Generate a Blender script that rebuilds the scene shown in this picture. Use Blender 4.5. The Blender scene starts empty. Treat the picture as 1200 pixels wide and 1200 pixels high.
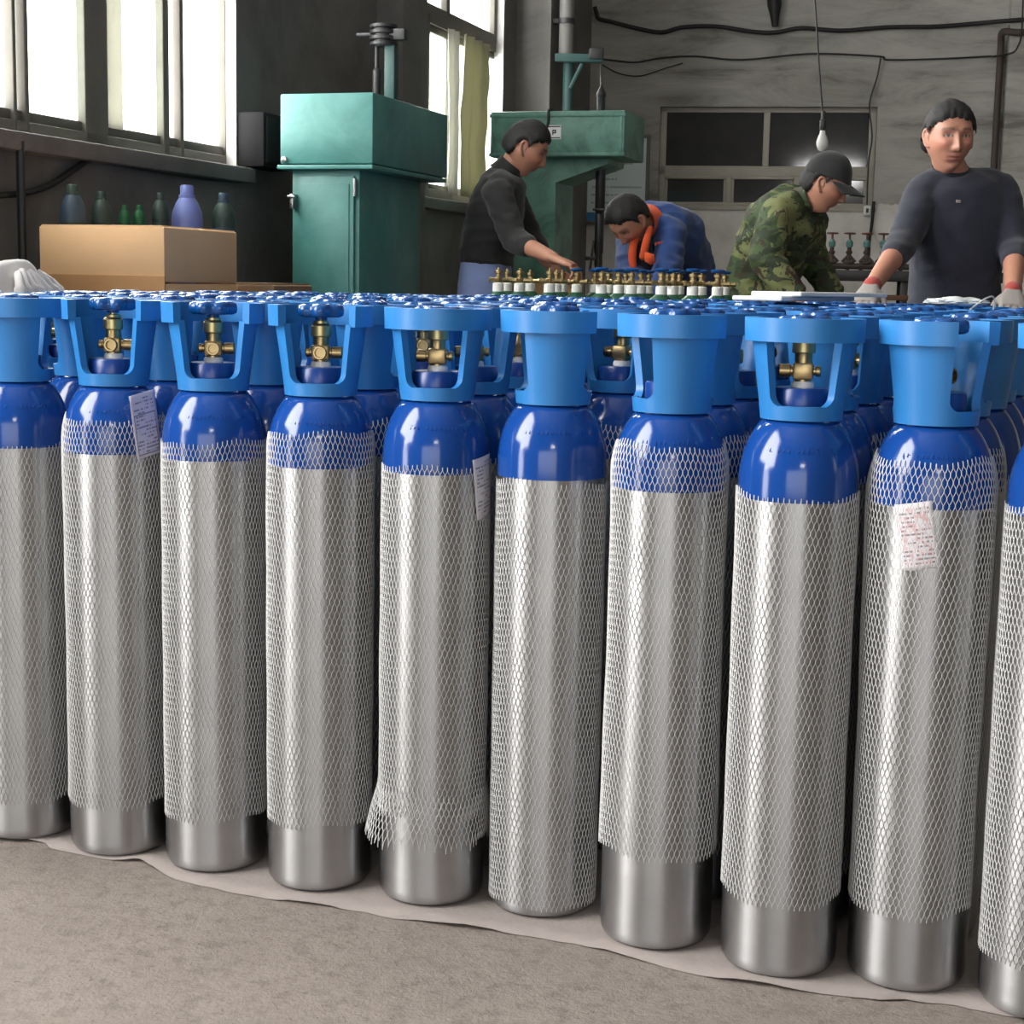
import bpy, bmesh, math, random
import numpy as np
from mathutils import Vector, Matrix, noise
random.seed(7)
PI = math.pi
S = bpy.context.scene
COL = S.collection

# ------------------------------------------------------------------ camera, light, exposure
F, PITCH, ROLL, CH = 1900.0, math.radians(8.03), math.radians(1.10), 1.031
cd = bpy.data.cameras.new('camera')
cam = bpy.data.objects.new('camera', cd)
COL.objects.link(cam)
cd.sensor_width = 36.0
cd.lens = F / 1200 * 36.0
cam.matrix_world = (Matrix.Translation((0, 0, CH)) @ Matrix.Rotation(PI / 2 - PITCH, 4, 'X')
                    @ Matrix.Rotation(ROLL, 4, 'Z'))
S.camera = cam
vs = S.view_settings
vs.view_transform = 'Standard'; vs.look = 'None'; vs.gamma = 1.0; vs.use_curve_mapping = False
vs.exposure = 0.42

world = bpy.data.worlds.new('overcast_sky'); S.world = world
world.use_nodes = True
world.node_tree.nodes['Background'].inputs[0].default_value = (0.86, 0.93, 1.0, 1)
world.node_tree.nodes['Background'].inputs[1].default_value = 0.8

WA = math.radians(17.5)                                   # heading of the left wall
DL = Vector((math.sin(WA), math.cos(WA), 0))              # along the left wall, away from the camera
NL = Vector((-math.cos(WA), math.sin(WA), 0))             # out through the left wall
PL = Vector((-3.28, 0, 0))
CORNER = PL + DL * (12.0 / math.cos(WA))
BA = math.radians(9.0)
DB = Vector((math.cos(BA), -math.sin(BA), 0))             # along the back wall, to the right
NB = Vector((math.sin(BA), math.cos(BA), 0))

def area_light(name, centre, direction, w, h, radiance, col=(1, 0.98, 0.95)):
    """daylight standing in an opening of the building; radiance = brightness of the sky there"""
    l = bpy.data.lights.new(name, 'AREA')
    l.shape = 'RECTANGLE'; l.size = w; l.size_y = h
    l.energy = radiance * PI * w * h
    l.color = col
    o = bpy.data.objects.new(name, l)
    COL.objects.link(o)
    o.location = centre
    o.rotation_euler = Vector(direction).to_track_quat('-Z', 'Z').to_euler()
    return o

def wall_pt(s, off=0.0, z=0.0):
    return PL + DL * s + NL * off + Vector((0, 0, z))

L_WIN, L_DOOR, L_FRONT, L_RIGHT = 16.0, 12.5, 1.75, .9
area_light('daylight_window_near', wall_pt(6.2, .75, 3.0), -NL, 6.0, 3.6, L_WIN)
area_light('daylight_window_far', wall_pt(11.4, .75, 2.9), -NL, 4.2, 3.8, L_WIN)
area_light('daylight_side_door', wall_pt(1.45, .5, .75), -NL, 1.3, 1.4, L_DOOR * .6)
area_light('daylight_side_window', wall_pt(1.5, .5, 3.1), -NL, 3.4, 3.2, L_DOOR)
area_light('fill_front_opening', (-1.5, -4.85, 1.15), (0.0, 1, 0.0), 5.2, 2.3, L_FRONT)  # soft fill added behind the camera, in an unseen opening made for it
area_light('daylight_front_skylight', (0.1, -4.85, 2.95), (0.0, 1, 0.0), 1.1, .42, 22.0)
area_light('daylight_right_window', (8.4, -1.0, 2.9), (-1, 0.1, 0), 2.2, 1.2, L_RIGHT)

# ------------------------------------------------------------------ pixel -> point helpers (1200 x 1200 frame)
CAMROT = cam.matrix_world.to_3x3()
CPOS = Vector((0, 0, CH))
def ray(px, py):
    return CAMROT @ Vector(((px - 600) / F, -(py - 600) / F, -1.0))
def at(px, py, Y):
    d = ray(px, py)
    return CPOS + d * (Y / d.y)
def hit(px, py, p0, n):
    d = ray(px, py)
    return CPOS + d * ((Vector(p0) - CPOS).dot(n) / d.dot(n))
def on_floor(px, py, z=0.0):
    return hit(px, py, (0, 0, z), Vector((0, 0, 1)))
def on_left(px, py, off=0.0):
    p = hit(px, py, PL + NL * off, NL)
    return (p - PL).dot(DL), p.z
def on_back(px, py, off=0.0):
    p = hit(px, py, CORNER - NB * off, NB)
    return (p - CORNER).dot(DB), p.z
def px_of(p):
    v = CAMROT.transposed() @ (Vector(p) - CPOS)
    return 600 + F * v.x / -v.z, 600 - F * v.y / -v.z

# ------------------------------------------------------------------ materials
class NT:
    """a small node-tree writer"""
    def __init__(s, name):
        s.m = bpy.data.materials.new(name); s.m.use_nodes = True
        s.t = s.m.node_tree; s.n = s.t.nodes
        s.b = s.n['Principled BSDF']; s.out = s.n['Material Output']
    def node(s, typ, **kw):
        n = s.n.new(typ)
        for k, v in kw.items(): setattr(n, k, v)
        return n
    def link(s, a, b): s.t.links.new(a, b)
    def coord(s, which='Object'):
        return s.node('ShaderNodeTexCoord').outputs[which]
    def mapped(s, scale, which='Object'):
        mp = s.node('ShaderNodeMapping'); mp.inputs['Scale'].default_value = scale
        s.link(s.coord(which), mp.inputs[0]); return mp.outputs[0]
    def noise(s, vec, scale, detail=4, rough=.6, dist=0):
        n = s.node('ShaderNodeTexNoise')
        n.inputs['Scale'].default_value = scale; n.inputs['Detail'].default_value = detail
        n.inputs['Roughness'].default_value = rough; n.inputs['Distortion'].default_value = dist
        s.link(vec, n.inputs['Vector']); return n.outputs['Fac']
    def ramp(s, fac, stops, interp='LINEAR'):
        r = s.node('ShaderNodeValToRGB'); r.color_ramp.interpolation = interp
        e = r.color_ramp.elements
        while len(e) < len(stops): e.new(.5)
        for el, (p, c) in zip(e, stops):
            el.position = p; el.color = (*c, 1) if len(c) == 3 else c
        s.link(fac, r.inputs[0]); return r.outputs[0]
    def math(s, op, a, b=None, c=None):
        n = s.node('ShaderNodeMath', operation=op)
        for i, v in enumerate((a, b, c)):
            if v is None: continue
            if isinstance(v, (int, float)): n.inputs[i].default_value = v
            else: s.link(v, n.inputs[i])
        return n.outputs[0]
    def mix(s, fac, a, b, blend='MIX'):
        n = s.node('ShaderNodeMix', data_type='RGBA', blend_type=blend)
        for i, v in ((0, fac), (6, a), (7, b)):
            if isinstance(v, (int, float)): n.inputs[i].default_value = v
            elif isinstance(v, tuple): n.inputs[i].default_value = (*v, 1)
            else: s.link(v, n.inputs[i])
        return n.outputs[2]
    def bump(s, h, strength=.3, dist=.01):
        b = s.node('ShaderNodeBump'); b.inputs['Strength'].default_value = strength
        b.inputs['Distance'].default_value = dist
        s.link(h, b.inputs['Height']); s.link(b.outputs[0], s.b.inputs['Normal'])
    def col(s, v):
        if isinstance(v, tuple): s.b.inputs['Base Color'].default_value = (*v, 1)
        else: s.link(v, s.b.inputs['Base Color'])
    def set(s, **kw):
        for k, v in kw.items():
            i = s.b.inputs[k.replace('_', ' ')]
            if isinstance(v, (int, float)): i.default_value = v
            else: s.link(v, i)
        return s

def srgb(r, g, b):
    f = lambda c: (c / 255 / 12.92) if c / 255 <= .04045 else ((c / 255 + .055) / 1.055) ** 2.4
    return (f(r), f(g), f(b))

M = {}
def plain(name, col, rough=.5, metal=0.0, var=.18, scale=6.0, bump=0.0, bscale=60.0, **kw):
    t = NT(name)
    n = t.noise(t.coord(), scale)
    c = t.mix(n, tuple(x * (1 - var) for x in col), tuple(min(1, x * (1 + var)) for x in col))
    t.col(c); t.set(Roughness=rough, Metallic=metal, **kw)
    if bump: t.bump(t.noise(t.coord(), bscale), bump, .004)
    M[name] = t.m
    return t.m

# cylinders
t = NT('aluminium'); v = t.mapped((1, 1, 60))
n = t.noise(v, 5, 3); n2 = t.noise(t.coord(), 14, 5)
t.col(t.mix(n2, (.38, .38, .384), (.50, .50, .504)))
tg = t.node('ShaderNodeTangent', direction_type='RADIAL', axis='Z'); t.link(tg.outputs[0], t.b.inputs['Tangent'])
t.set(Metallic=1.0, Roughness=t.math('MULTIPLY_ADD', n, .12, .34), Anisotropic=.85, Anisotropic_Rotation=.25); M['aluminium'] = t.m
plain('blue_paint', srgb(20, 64, 136), .13, 0, .06, 3)
plain('handle_plastic', srgb(42, 116, 180), .36, 0, .05, 9, .05, 300)
plain('wheel_plastic', srgb(14, 70, 132), .22, 0, .1, 9)
plain('brass', (.40, .30, .15), .34, 1.0, .2, 40, .05, 200)
plain('brass_dark', (.33, .21, .10), .4, 1.0, .25, 40, .05, 200)
plain('greenish_brass', (.46, .40, .20), .35, .95, .2, 40)
plain('white_tape', (.72, .72, .70), .5)
plain('collar_paint', srgb(10, 52, 120), .3)
plain('net_plastic', (.52, .52, .515), .35, 0, .04, 9)
plain('green_paint', srgb(18, 66, 44), .3)
# building
t = NT('plaster_dark'); v = t.coord()
n = t.noise(v, 1.6, 8, .65, .4); n2 = t.noise(v, 26, 6, .7)
t.col(t.mix(t.math('MULTIPLY', n2, .5), t.ramp(n, [(.32, (.085, .080, .077)), (.5, (.15, .143, .136)), (.7, (.21, .20, .19))]), (.16, .153, .145)))
t.set(Roughness=.9); t.bump(n2, .35, .01); M['plaster_dark'] = t.m
t = NT('plaster_grey'); v = t.mapped((.45, .45, 2.0))
n = t.noise(v, 2.4, 9, .68, 1.1); n2 = t.noise(t.coord(), 22, 6, .7)
up = t.ramp(n, [(.30, (.17, .162, .145)), (.44, (.33, .32, .29)), (.6, (.42, .405, .375)), (.8, (.48, .465, .43))])
lo = t.ramp(t.noise(t.coord(), 5, 6), [(.3, (.60, .58, .545)), (.6, (.76, .74, .70))])
sep = t.node('ShaderNodeSeparateXYZ'); t.link(t.coord(), sep.inputs[0])
edge = t.math('GREATER_THAN', t.math('MULTIPLY_ADD', n2, .05, sep.outputs[2]), 1.66)
t.col(t.mix(edge, lo, up)); t.set(Roughness=.9); t.bump(t.math('ADD', n, t.math('MULTIPLY', n2, .4)), .45, .02); M['plaster_grey'] = t.m
t = NT('concrete_floor'); v = t.coord()
n = t.noise(v, 2.2, 8, .65); n2 = t.noise(v, 30, 8, .7); n3 = t.noise(v, 130, 4, .7)
c = t.ramp(n, [(.3, (.205, .172, .150)), (.55, (.265, .225, .198)), (.75, (.305, .265, .235))])
c = t.mix(t.ramp(n2, [(.36, (1, 1, 1)), (.52, (0, 0, 0))]), c, (.17, .142, .122))
c = t.mix(t.math('MULTIPLY', n3, .25), c, (.37, .325, .295))
n4 = t.noise(t.mapped((1, 1, 1)), 75, 5, .75, .4)
c = t.mix(t.ramp(n4, [(.30, (1, 1, 1)), (.40, (0, 0, 0))]), c, (.105, .088, .076))
c = t.mix(t.ramp(t.noise(v, 48, 5, .7), [(.60, (0, 0, 0)), (.70, (.6, .6, .6))]), c, (.37, .305, .26))
t.col(c); t.set(Roughness=.82); t.bump(t.math('ADD', n2, t.math('MULTIPLY', n3, .6)), .55, .012); M['concrete_floor'] = t.m
plain('window_frame_grey', (.13, .12, .10), .6, 0, .3, 8)
plain('window_frame_cream', (.42, .395, .34), .55, 0, .2, 8)
plain('white_reveal', (.66, .65, .63), .8, 0, .12, 5)
def glass(name, tint, dirt, dirt_col):
    t = NT(name)
    tr = t.node('ShaderNodeBsdfTransparent'); tr.inputs[0].default_value = (*tint, 1)
    tl = t.node('ShaderNodeBsdfTranslucent'); tl.inputs[0].default_value = (*dirt_col, 1)
    gl = t.node('ShaderNodeBsdfGlossy'); gl.inputs['Roughness'].default_value = .05
    m1 = t.node('ShaderNodeMixShader'); m2 = t.node('ShaderNodeMixShader')
    f = t.math('MULTIPLY', t.ramp(t.noise(t.coord(), 3, 6), [(.3, (.6, .6, .6)), (.7, (1, 1, 1))]), dirt)
    t.link(f, m1.inputs[0]); t.link(tr.outputs[0], m1.inputs[1]); t.link(tl.outputs[0], m1.inputs[2])
    m2.inputs[0].default_value = .05
    t.link(m1.outputs[0], m2.inputs[1]); t.link(gl.outputs[0], m2.inputs[2])
    t.link(m2.outputs[0], t.out.inputs[0]); M[name] = t.m
glass('clear_glass', (.96, .97, .97), .12, (.8, .82, .8))
glass('frosted_glass', (.8, .84, .82), .75, (.80, .84, .80))
t = NT('unlit_room_glass'); t.col(t.mix(t.noise(t.coord(), 9, 6), (.025, .025, .027), (.05, .05, .052)))  # opaque: the dark room behind the panes is painted into their colour
t.set(Roughness=.06, IOR=1.5); M['unlit_room_glass'] = t.m
t = NT('curtain_cloth'); tl = t.node('ShaderNodeBsdfTranslucent'); tl.inputs[0].default_value = (.24, .235, .16, 1)
ms = t.node('ShaderNodeMixShader'); ms.inputs[0].default_value = .5
t.col((.40, .39, .29)); t.set(Roughness=.9)
t.link(t.b.outputs[0], ms.inputs[1]); t.link(tl.outputs[0], ms.inputs[2]); t.link(ms.outputs[0], t.out.inputs[0]); M['curtain_cloth'] = t.m
t = NT('pale_curtain'); tl = t.node('ShaderNodeBsdfTranslucent'); tl.inputs[0].default_value = (.5, .48, .44, 1)
ms = t.node('ShaderNodeMixShader'); ms.inputs[0].default_value = .5
t.col((.6, .58, .54)); t.set(Roughness=.9)
t.link(t.b.outputs[0], ms.inputs[1]); t.link(tl.outputs[0], ms.inputs[2]); t.link(ms.outputs[0], t.out.inputs[0]); M['pale_curtain'] = t.m
plain('black_rubber', (.012, .012, .013), .6)
plain('dark_steel', (.05, .05, .052), .45, .6)
plain('bright_steel', (.5, .5, .52), .3, 1.0)
plain('switch_grey', (.02, .02, .021), .9, Specular_IOR_Level=.08)
plain('rusty_pipe', (.06, .042, .035), .7)
plain('grey_pipe', (.17, .165, .155), .6)
plain('teal_pipe', srgb(46, 78, 76), .5)
t = NT('teal_machine'); n = t.noise(t.coord(), 3.5, 8, .65, .5)
c = t.ramp(n, [(.3, srgb(58, 112, 110)), (.55, srgb(76, 134, 130)), (.78, srgb(104, 154, 149))])
c = t.mix(t.ramp(t.noise(t.coord(), 40, 5, .8), [(.66, (0, 0, 0)), (.72, (1, 1, 1))]), c, srgb(120, 150, 140))
t.col(c); t.set(Roughness=.42); M['teal_machine'] = t.m
t = NT('worn_green_machine'); n = t.noise(t.coord(), 4.5, 8, .7, .8)
c = t.ramp(n, [(.32, srgb(56, 94, 84)), (.5, srgb(90, 138, 124)), (.75, srgb(114, 158, 144))])
t.col(c); t.set(Roughness=.45); M['worn_green_machine'] = t.m
plain('cardboard', srgb(222, 180, 134), .85, 0, .1, 5)
plain('cardboard_dark', srgb(130, 104, 78), .85, 0, .15, 5)
plain('parcel_tape', srgb(178, 134, 90), .4)
plain('sack_cloth', (.60, .58, .58), .85, 0, .1, 18, .3, 90)
plain('ground_sheet', (.30, .262, .246), .85, 0, .16, 20, .35, 140)
plain('white_board', (.82, .82, .82), .5)
plain('lavender_paint', srgb(112, 124, 190), .5)
plain('dim_blue_paint', srgb(52, 70, 88), .5)
plain('dim_green_paint', srgb(28, 96, 58), .5)
plain('dim_teal_paint', srgb(44, 62, 58), .5)
plain('red_paint', srgb(104, 62, 52), .5)
plain('teal_valve', srgb(84, 128, 124), .5)
plain('bench_wood', srgb(96, 68, 48), .8)
plain('bulb_glass', (.62, .62, .60), .18)
plain('white_plastic', (.78, .78, .76), .35)
plain('clear_plastic', (.62, .65, .66), .18)

# ------------------------------------------------------------------ mesh helpers
def finish(bm, angle=35):
    a = math.radians(angle)
    bm.normal_update()
    for f in bm.faces: f.smooth = True
    for e in bm.edges:
        if len(e.link_faces) == 2 and e.calc_face_angle(0) > a: e.smooth = False

def obj(name, bm, mat, parent=None, loc=None, angle=35, smooth=True):
    if smooth: finish(bm, angle)
    me = bpy.data.meshes.new(name); bm.to_mesh(me); bm.free()
    for m in (mat if isinstance(mat, list) else [mat]):
        me.materials.append(M[m] if isinstance(m, str) else m)
    o = bpy.data.objects.new(name, me); COL.objects.link(o)
    if parent: o.parent = parent
    if loc is not None: o.location = loc
    return o
def tag(o, label, cat, group=None):
    o['label'] = label; o['category'] = cat
    if group: o['group'] = group
    return o
def thing(name, label, cat, loc=(0, 0, 0), rz=0.0, group=None):
    o = bpy.data.objects.new(name, None); COL.objects.link(o)
    o.location = loc; o.rotation_euler = (0, 0, rz); o.empty_display_size = .1
    return tag(o, label, cat, group)
def struct(o):
    o['kind'] = 'structure'; return o
def bm_new(): return bmesh.new()

def box(bm, c, size, rot=None, bev=0.0, mi=0):
    r = bmesh.ops.create_cube(bm, size=1.0)
    vs_ = r['verts']
    m = Matrix.Translation(Vector(c)) @ (rot.to_4x4() if rot else Matrix.Identity(4)) @ Matrix.Diagonal((*size, 1))
    bmesh.ops.transform(bm, matrix=m, verts=vs_)
    fs = {f for v in vs_ for f in v.link_faces}
    if bev:
        es = {e for f in fs for e in f.edges}
        rr = bmesh.ops.bevel(bm, geom=list(es), offset=bev, segments=2, affect='EDGES', profile=.5)
        fs = set(rr['faces']) | {f for f in fs if f.is_valid}
    for f in fs:
        if f.is_valid: f.material_index = mi

def lathe(bm, prof, n=32, m=None, mi=0, cap=True):
    rings = []
    for r, z in prof:
        ring = []
        for i in range(n):
            a = 2 * PI * i / n
            p = Vector((r * math.cos(a), r * math.sin(a), z))
            ring.append(bm.verts.new(m @ p if m else p))
        rings.append(ring)
    for a, b in zip(rings, rings[1:]):
        for i in range(n):
            f = bm.faces.new((a[i], a[(i + 1) % n], b[(i + 1) % n], b[i])); f.material_index = mi
    if cap:
        f = bm.faces.new(list(reversed(rings[0]))); f.material_index = mi
        f = bm.faces.new(rings[-1]); f.material_index = mi

def frame_of(tan, up=Vector((0, 0, 1))):
    t = tan.normalized()
    if abs(t.dot(up)) > .97: up = Vector((0, 1, 0)) if abs(t.y) < .9 else Vector((1, 0, 0))
    a = up.cross(t).normalized()
    return a, t.cross(a)

def tube(bm, pts, rad, n=8, mi=0):
    pts = [Vector(p) for p in pts]
    if not isinstance(rad, (list, tuple)): rad = [rad] * len(pts)
    rings = []; prev = None
    for k, p in enumerate(pts):
        t = (pts[min(k + 1, len(pts) - 1)] - pts[max(k - 1, 0)])
        if prev is None: a, b = frame_of(t)
        else:
            a = (prev - t.normalized() * prev.dot(t.normalized())).normalized(); b = t.normalized().cross(a)
        prev = a
        rings.append([bm.verts.new(p + (a * math.cos(2 * PI * i / n) + b * math.sin(2 * PI * i / n)) * rad[k]) for i in range(n)])
    for x, y in zip(rings, rings[1:]):
        for i in range(n):
            f = bm.faces.new((x[i], x[(i + 1) % n], y[(i + 1) % n], y[i])); f.material_index = mi
    f = bm.faces.new(list(reversed(rings[0]))); f.material_index = mi
    f = bm.faces.new(rings[-1]); f.material_index = mi

def smooth_path(pts, sub=6):
    P = [Vector(p) for p in pts]; out = []
    for i in range(len(P) - 1):
        p0, p1, p2, p3 = P[max(i - 1, 0)], P[i], P[i + 1], P[min(i + 2, len(P) - 1)]
        for k in range(sub):
            u = k / sub
            out.append(.5 * ((2 * p1) + (p2 - p0) * u + (2 * p0 - 5 * p1 + 4 * p2 - p3) * u * u + (3 * p1 - p0 - 3 * p2 + p3) * u ** 3))
    out.append(P[-1]); return out

def prism(bm, pts, vec, mi=0):
    """closed polygon pts (3D, in order) swept along vec"""
    vec = Vector(vec)
    a = [bm.verts.new(Vector(p)) for p in pts]; b = [bm.verts.new(Vector(p) + vec) for p in pts]
    fs = [bm.faces.new(a), bm.faces.new(list(reversed(b)))]
    n = len(a)
    for i in range(n): fs.append(bm.faces.new((a[i], b[i], b[(i + 1) % n], a[(i + 1) % n])))
    for f in fs: f.material_index = mi
    bmesh.ops.recalc_face_normals(bm, faces=fs)

# ------------------------------------------------------------------ the setting
def wall_mesh(origin, d, n, length, height, thick, holes, s0=0.0):
    """a wall standing on origin + d*s, thickness along n, with rectangular holes (s0, s1, z0, z1) through it"""
    ss = sorted({s0, length, *[h[0] for h in holes], *[h[1] for h in holes]})
    zs = sorted({0.0, height, *[h[2] for h in holes], *[h[3] for h in holes]})
    bm = bm_new()
    solid = {}
    for i in range(len(ss) - 1):
        for j in range(len(zs) - 1):
            cs, cz = (ss[i] + ss[i + 1]) / 2, (zs[j] + zs[j + 1]) / 2
            solid[i, j] = not any(h[0] < cs < h[1] and h[2] < cz < h[3] for h in holes)
    V = {}
    def v(i, j, k):
        if (i, j, k) not in V:
            V[i, j, k] = bm.verts.new(origin + d * ss[i] + n * (thick * k) + Vector((0, 0, zs[j])))
        return V[i, j, k]
    for (i, j), ok in solid.items():
        if not ok: continue
        bm.faces.new((v(i, j, 0), v(i + 1, j, 0), v(i + 1, j + 1, 0), v(i, j + 1, 0)))
        bm.faces.new((v(i, j, 1), v(i, j + 1, 1), v(i + 1, j + 1, 1), v(i + 1, j, 1)))
        for di, dj, q in ((-1, 0, ((i, j), (i, j + 1))), (1, 0, ((i + 1, j), (i + 1, j + 1))),
                          (0, -1, ((i, j), (i + 1, j))), (0, 1, ((i, j + 1), (i + 1, j + 1)))):
            if not solid.get((i + di, j + dj), False):
                a, b = q
                f = bm.faces.new((v(*a, 0), v(*b, 0), v(*b, 1), v(*a, 1)))
                if 0 <= i + di < len(ss) - 1 and 0 <= j + dj < len(zs) - 1: f.material_index = 1
    bmesh.ops.recalc_face_normals(bm, faces=bm.faces)
    return bm

H = 5.2
w1_s1, sill1 = on_left(277, 196)
w1_s0 = 3.6
w2_s0 = on_left(472, 5)[0]; w2_s1 = on_left(590, 60)[0]
sill2 = on_left(495, 232)[1]
SILL = (sill1 + sill2) / 2
W1 = (w1_s0, w1_s1, SILL, 4.3); W2 = (w2_s0, w2_s1, SILL, 4.3); D1 = (1.0, 1.9, 0.0, 1.5)
W0 = (0.2, 2.8, 1.5, 4.4)
LT = .16
struct(obj('wall_left', wall_mesh(PL, DL, NL, 12.0 / math.cos(WA) + .5, H, LT, [W1, W2, W0, D1], s0=-5.2), ['plaster_dark', 'white_reveal'], smooth=False))
BWL = 9.5
bw0 = on_back(774, 128); bw1 = on_back(1023, 242)
bwz1 = on_back(900, 125)[1]; bwz0 = on_back(900, 242)[1]
BW = (bw0[0], bw1[0], bwz0, bwz1)
struct(obj('wall_back', wall_mesh(CORNER, DB, NB, BWL, H, .3, [BW], s0=-.6), ['plaster_grey', 'plaster_grey'], smooth=False))
# the rest of the shed: right wall, front wall with an opening added for the fill light, ceiling, floor
RC = CORNER + DB * BWL                                     # back right corner
FR = Vector((RC.x - 1.0, -4.4, 0)); FLc = PL + DL * (-4.4 / math.cos(WA))
dr = (FR - RC).normalized(); nr = Vector((-dr.y, dr.x, 0))
if nr.x < 0: nr = -nr
Lr = (FR - RC).length
struct(obj('wall_right', wall_mesh(RC, dr, nr, Lr + .3, H, .3, [(Lr - 4.6, Lr - 2.2, 2.2, 3.5)]), ['plaster_dark', 'plaster_dark'], smooth=False))
Lf = (FR - FLc).length
fs0 = -2.8 - FLc.x
struct(obj('wall_front', wall_mesh(FLc, Vector((1, 0, 0)), Vector((0, -1, 0)), Lf + .3, H, .3, [(-4.1 - FLc.x, 1.1 - FLc.x, 0.0, 2.3), (-.45 - FLc.x, .65 - FLc.x, 2.75, 3.15)], s0=-.3), ['plaster_dark', 'white_reveal'], smooth=False))
bm = bm_new(); box(bm, (3.0, 4.5, -.1), (18, 21, .2)); struct(obj('floor', bm, 'concrete_floor', smooth=False))
bm = bm_new(); box(bm, (3.0, 4.5, H + .1), (18, 21, .2)); struct(obj('ceiling', bm, 'plaster_grey', smooth=False))

RL = Matrix((DL, -NL, Vector((0, 0, 1)))).transposed()     # local x along the left wall, y into the room
RB = Matrix((DB, NB, Vector((0, 0, 1)))).transposed()      # local x along the back wall, y out of the room
def lbox(bm, s0, s1, off0, off1, z0, z1, bev=0.0, mi=0):
    box(bm, PL + DL * ((s0 + s1) / 2) + NL * ((off0 + off1) / 2) + Vector((0, 0, (z0 + z1) / 2)), (s1 - s0, abs(off1 - off0), z1 - z0), RL, bev, mi)
def bbox(bm, s0, s1, off0, off1, z0, z1, bev=0.0, mi=0):
    """off counted from the back wall's face into the room"""
    box(bm, CORNER + DB * ((s0 + s1) / 2) - NB * ((off0 + off1) / 2) + Vector((0, 0, (z0 + z1) / 2)), (s1 - s0, abs(off1 - off0), z1 - z0), RB, bev, mi)

OFF = .075                                                 # window frames sit this deep in the wall
def sx(px, py=150): return on_left(px, py, OFF)[0]
def window_root(name):
    o = bpy.data.objects.new(name, None); COL.objects.link(o); o.empty_display_size = .1
    o['kind'] = 'structure'; return o

# window_1: the near pair of sliding units
w = window_root('window_1')
def strip(name, s0, s1, z0, z1, mat='window_frame_grey', o0=OFF - .03, o1=OFF + .04, bev=.004):
    bm = bm_new(); lbox(bm, s0, s1, o0, o1, z0, z1, bev); return obj(name, bm, mat, w, angle=50)
def pane(s0, s1, z0, z1, mat, off=OFF + .005):
    bm = bm_new(); lbox(bm, s0, s1, off - .003, off + .003, z0, z1); return obj('pane', bm, mat, w, smooth=False)
zt1 = 4.3
strip('bottom_rail', w1_s0, w1_s1, SILL, SILL + .05)
strip('top_rail', w1_s0, w1_s1, zt1 - .06, zt1)
TR = on_left(560, 44, OFF)[1]                              # transom height, shared by both windows
strip('transom', w1_s0, w1_s1, TR - .05, TR + .05)
posts1 = [(sx(22), sx(26.5)), (sx(92), sx(119)), (sx(184), sx(191)), (sx(204), sx(208)), (sx(257), sx(263)), (w1_s0, w1_s0 + .05), (sx(-58), sx(-50)), (sx(8), sx(12))]
for a, b in posts1: strip('mullion', a, b, SILL, TR)
zb = SILL + .05
ps = sorted(posts1)
for (a, b), (c, d) in zip(ps, ps[1:]):
    cx = px_of(wall_pt((b + c) / 2, OFF, 2.0))[0]
    mat = 'frosted_glass' if 26 < cx < 92 or 119 < cx < 184 else 'clear_glass'
    strip('sash_rail', b, c, zb, zb + .035, o0=OFF - .015, o1=OFF + .025)
    pane(b, c, zb + .03, TR - .05, mat)
for a, b in ((w1_s0, sx(-54)), (sx(-54), sx(105)), (sx(105), sx(260))):
    pane(a, b, TR + .05, zt1 - .06, 'clear_glass')
strip('mullion', sx(100), sx(110), TR, zt1)
strip('mullion', sx(-58), sx(-50), TR, zt1)
strip('mullion', sx(258), sx(264), TR, zt1)
strip('jamb', sx(263), w1_s1, SILL, zt1, 'white_reveal', OFF, LT)
bm = bm_new()                                              # pale sheet hung inside the glass of the middle light
a, b = sx(121), sx(139)
lbox(bm, a, b, OFF - .02, OFF - .01, zb + .03, TR - .05); obj('white_blind', bm, 'pale_curtain', w, smooth=False)
bm = bm_new(); lbox(bm, w1_s0 - .1, w1_s1 + .04, -.07, .06, SILL - .06, SILL, .008); obj('window_sill', bm, 'plaster_dark', w)

# window_2: the tall far window with transom and curtain
w = window_root('window_2')
strip('bottom_rail', w2_s0, w2_s1, SILL, SILL + .06)
strip('transom', w2_s0, w2_s1, TR - .05, TR + .05)
strip('top_rail', w2_s0, w2_s1, zt1 - .06, zt1)
posts2 = [(w2_s0, w2_s0 + .03), (sx(490), sx(497)), (sx(522), sx(528)), (sx(553), sx(557)), (sx(575.5), sx(580.5))]
for a, b in posts2: strip('mullion', a, b, SILL, TR)
for k, ((a, b), (c, d)) in enumerate(zip(posts2, posts2[1:])):
    strip('sash_rail', b, c, TR - .09, TR - .05, o0=OFF - .015, o1=OFF + .025)
    strip('sash_rail', b, c, SILL + .05, SILL + .09, o0=OFF - .015, o1=OFF + .025)
    pane(b, c, SILL + .08, TR - .08, 'frosted_glass' if k == 1 else 'clear_glass')
strip('mullion', sx(516), sx(520), TR, zt1); strip('mullion', sx(572), sx(580.5), TR, zt1)
pane(w2_s0, sx(516), TR + .05, zt1 - .06, 'clear_glass'); pane(sx(520), sx(572), TR + .05, zt1 - .06, 'clear_glass')
strip('jamb', sx(580.5), w2_s1, SILL, zt1, 'white_reveal', OFF, LT)
bm = bm_new(); lbox(bm, w2_s0 - .05, w2_s1 + .04, -.06, .06, SILL - .06, SILL, .008); obj('window_sill', bm, 'plaster_dark', w)
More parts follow.
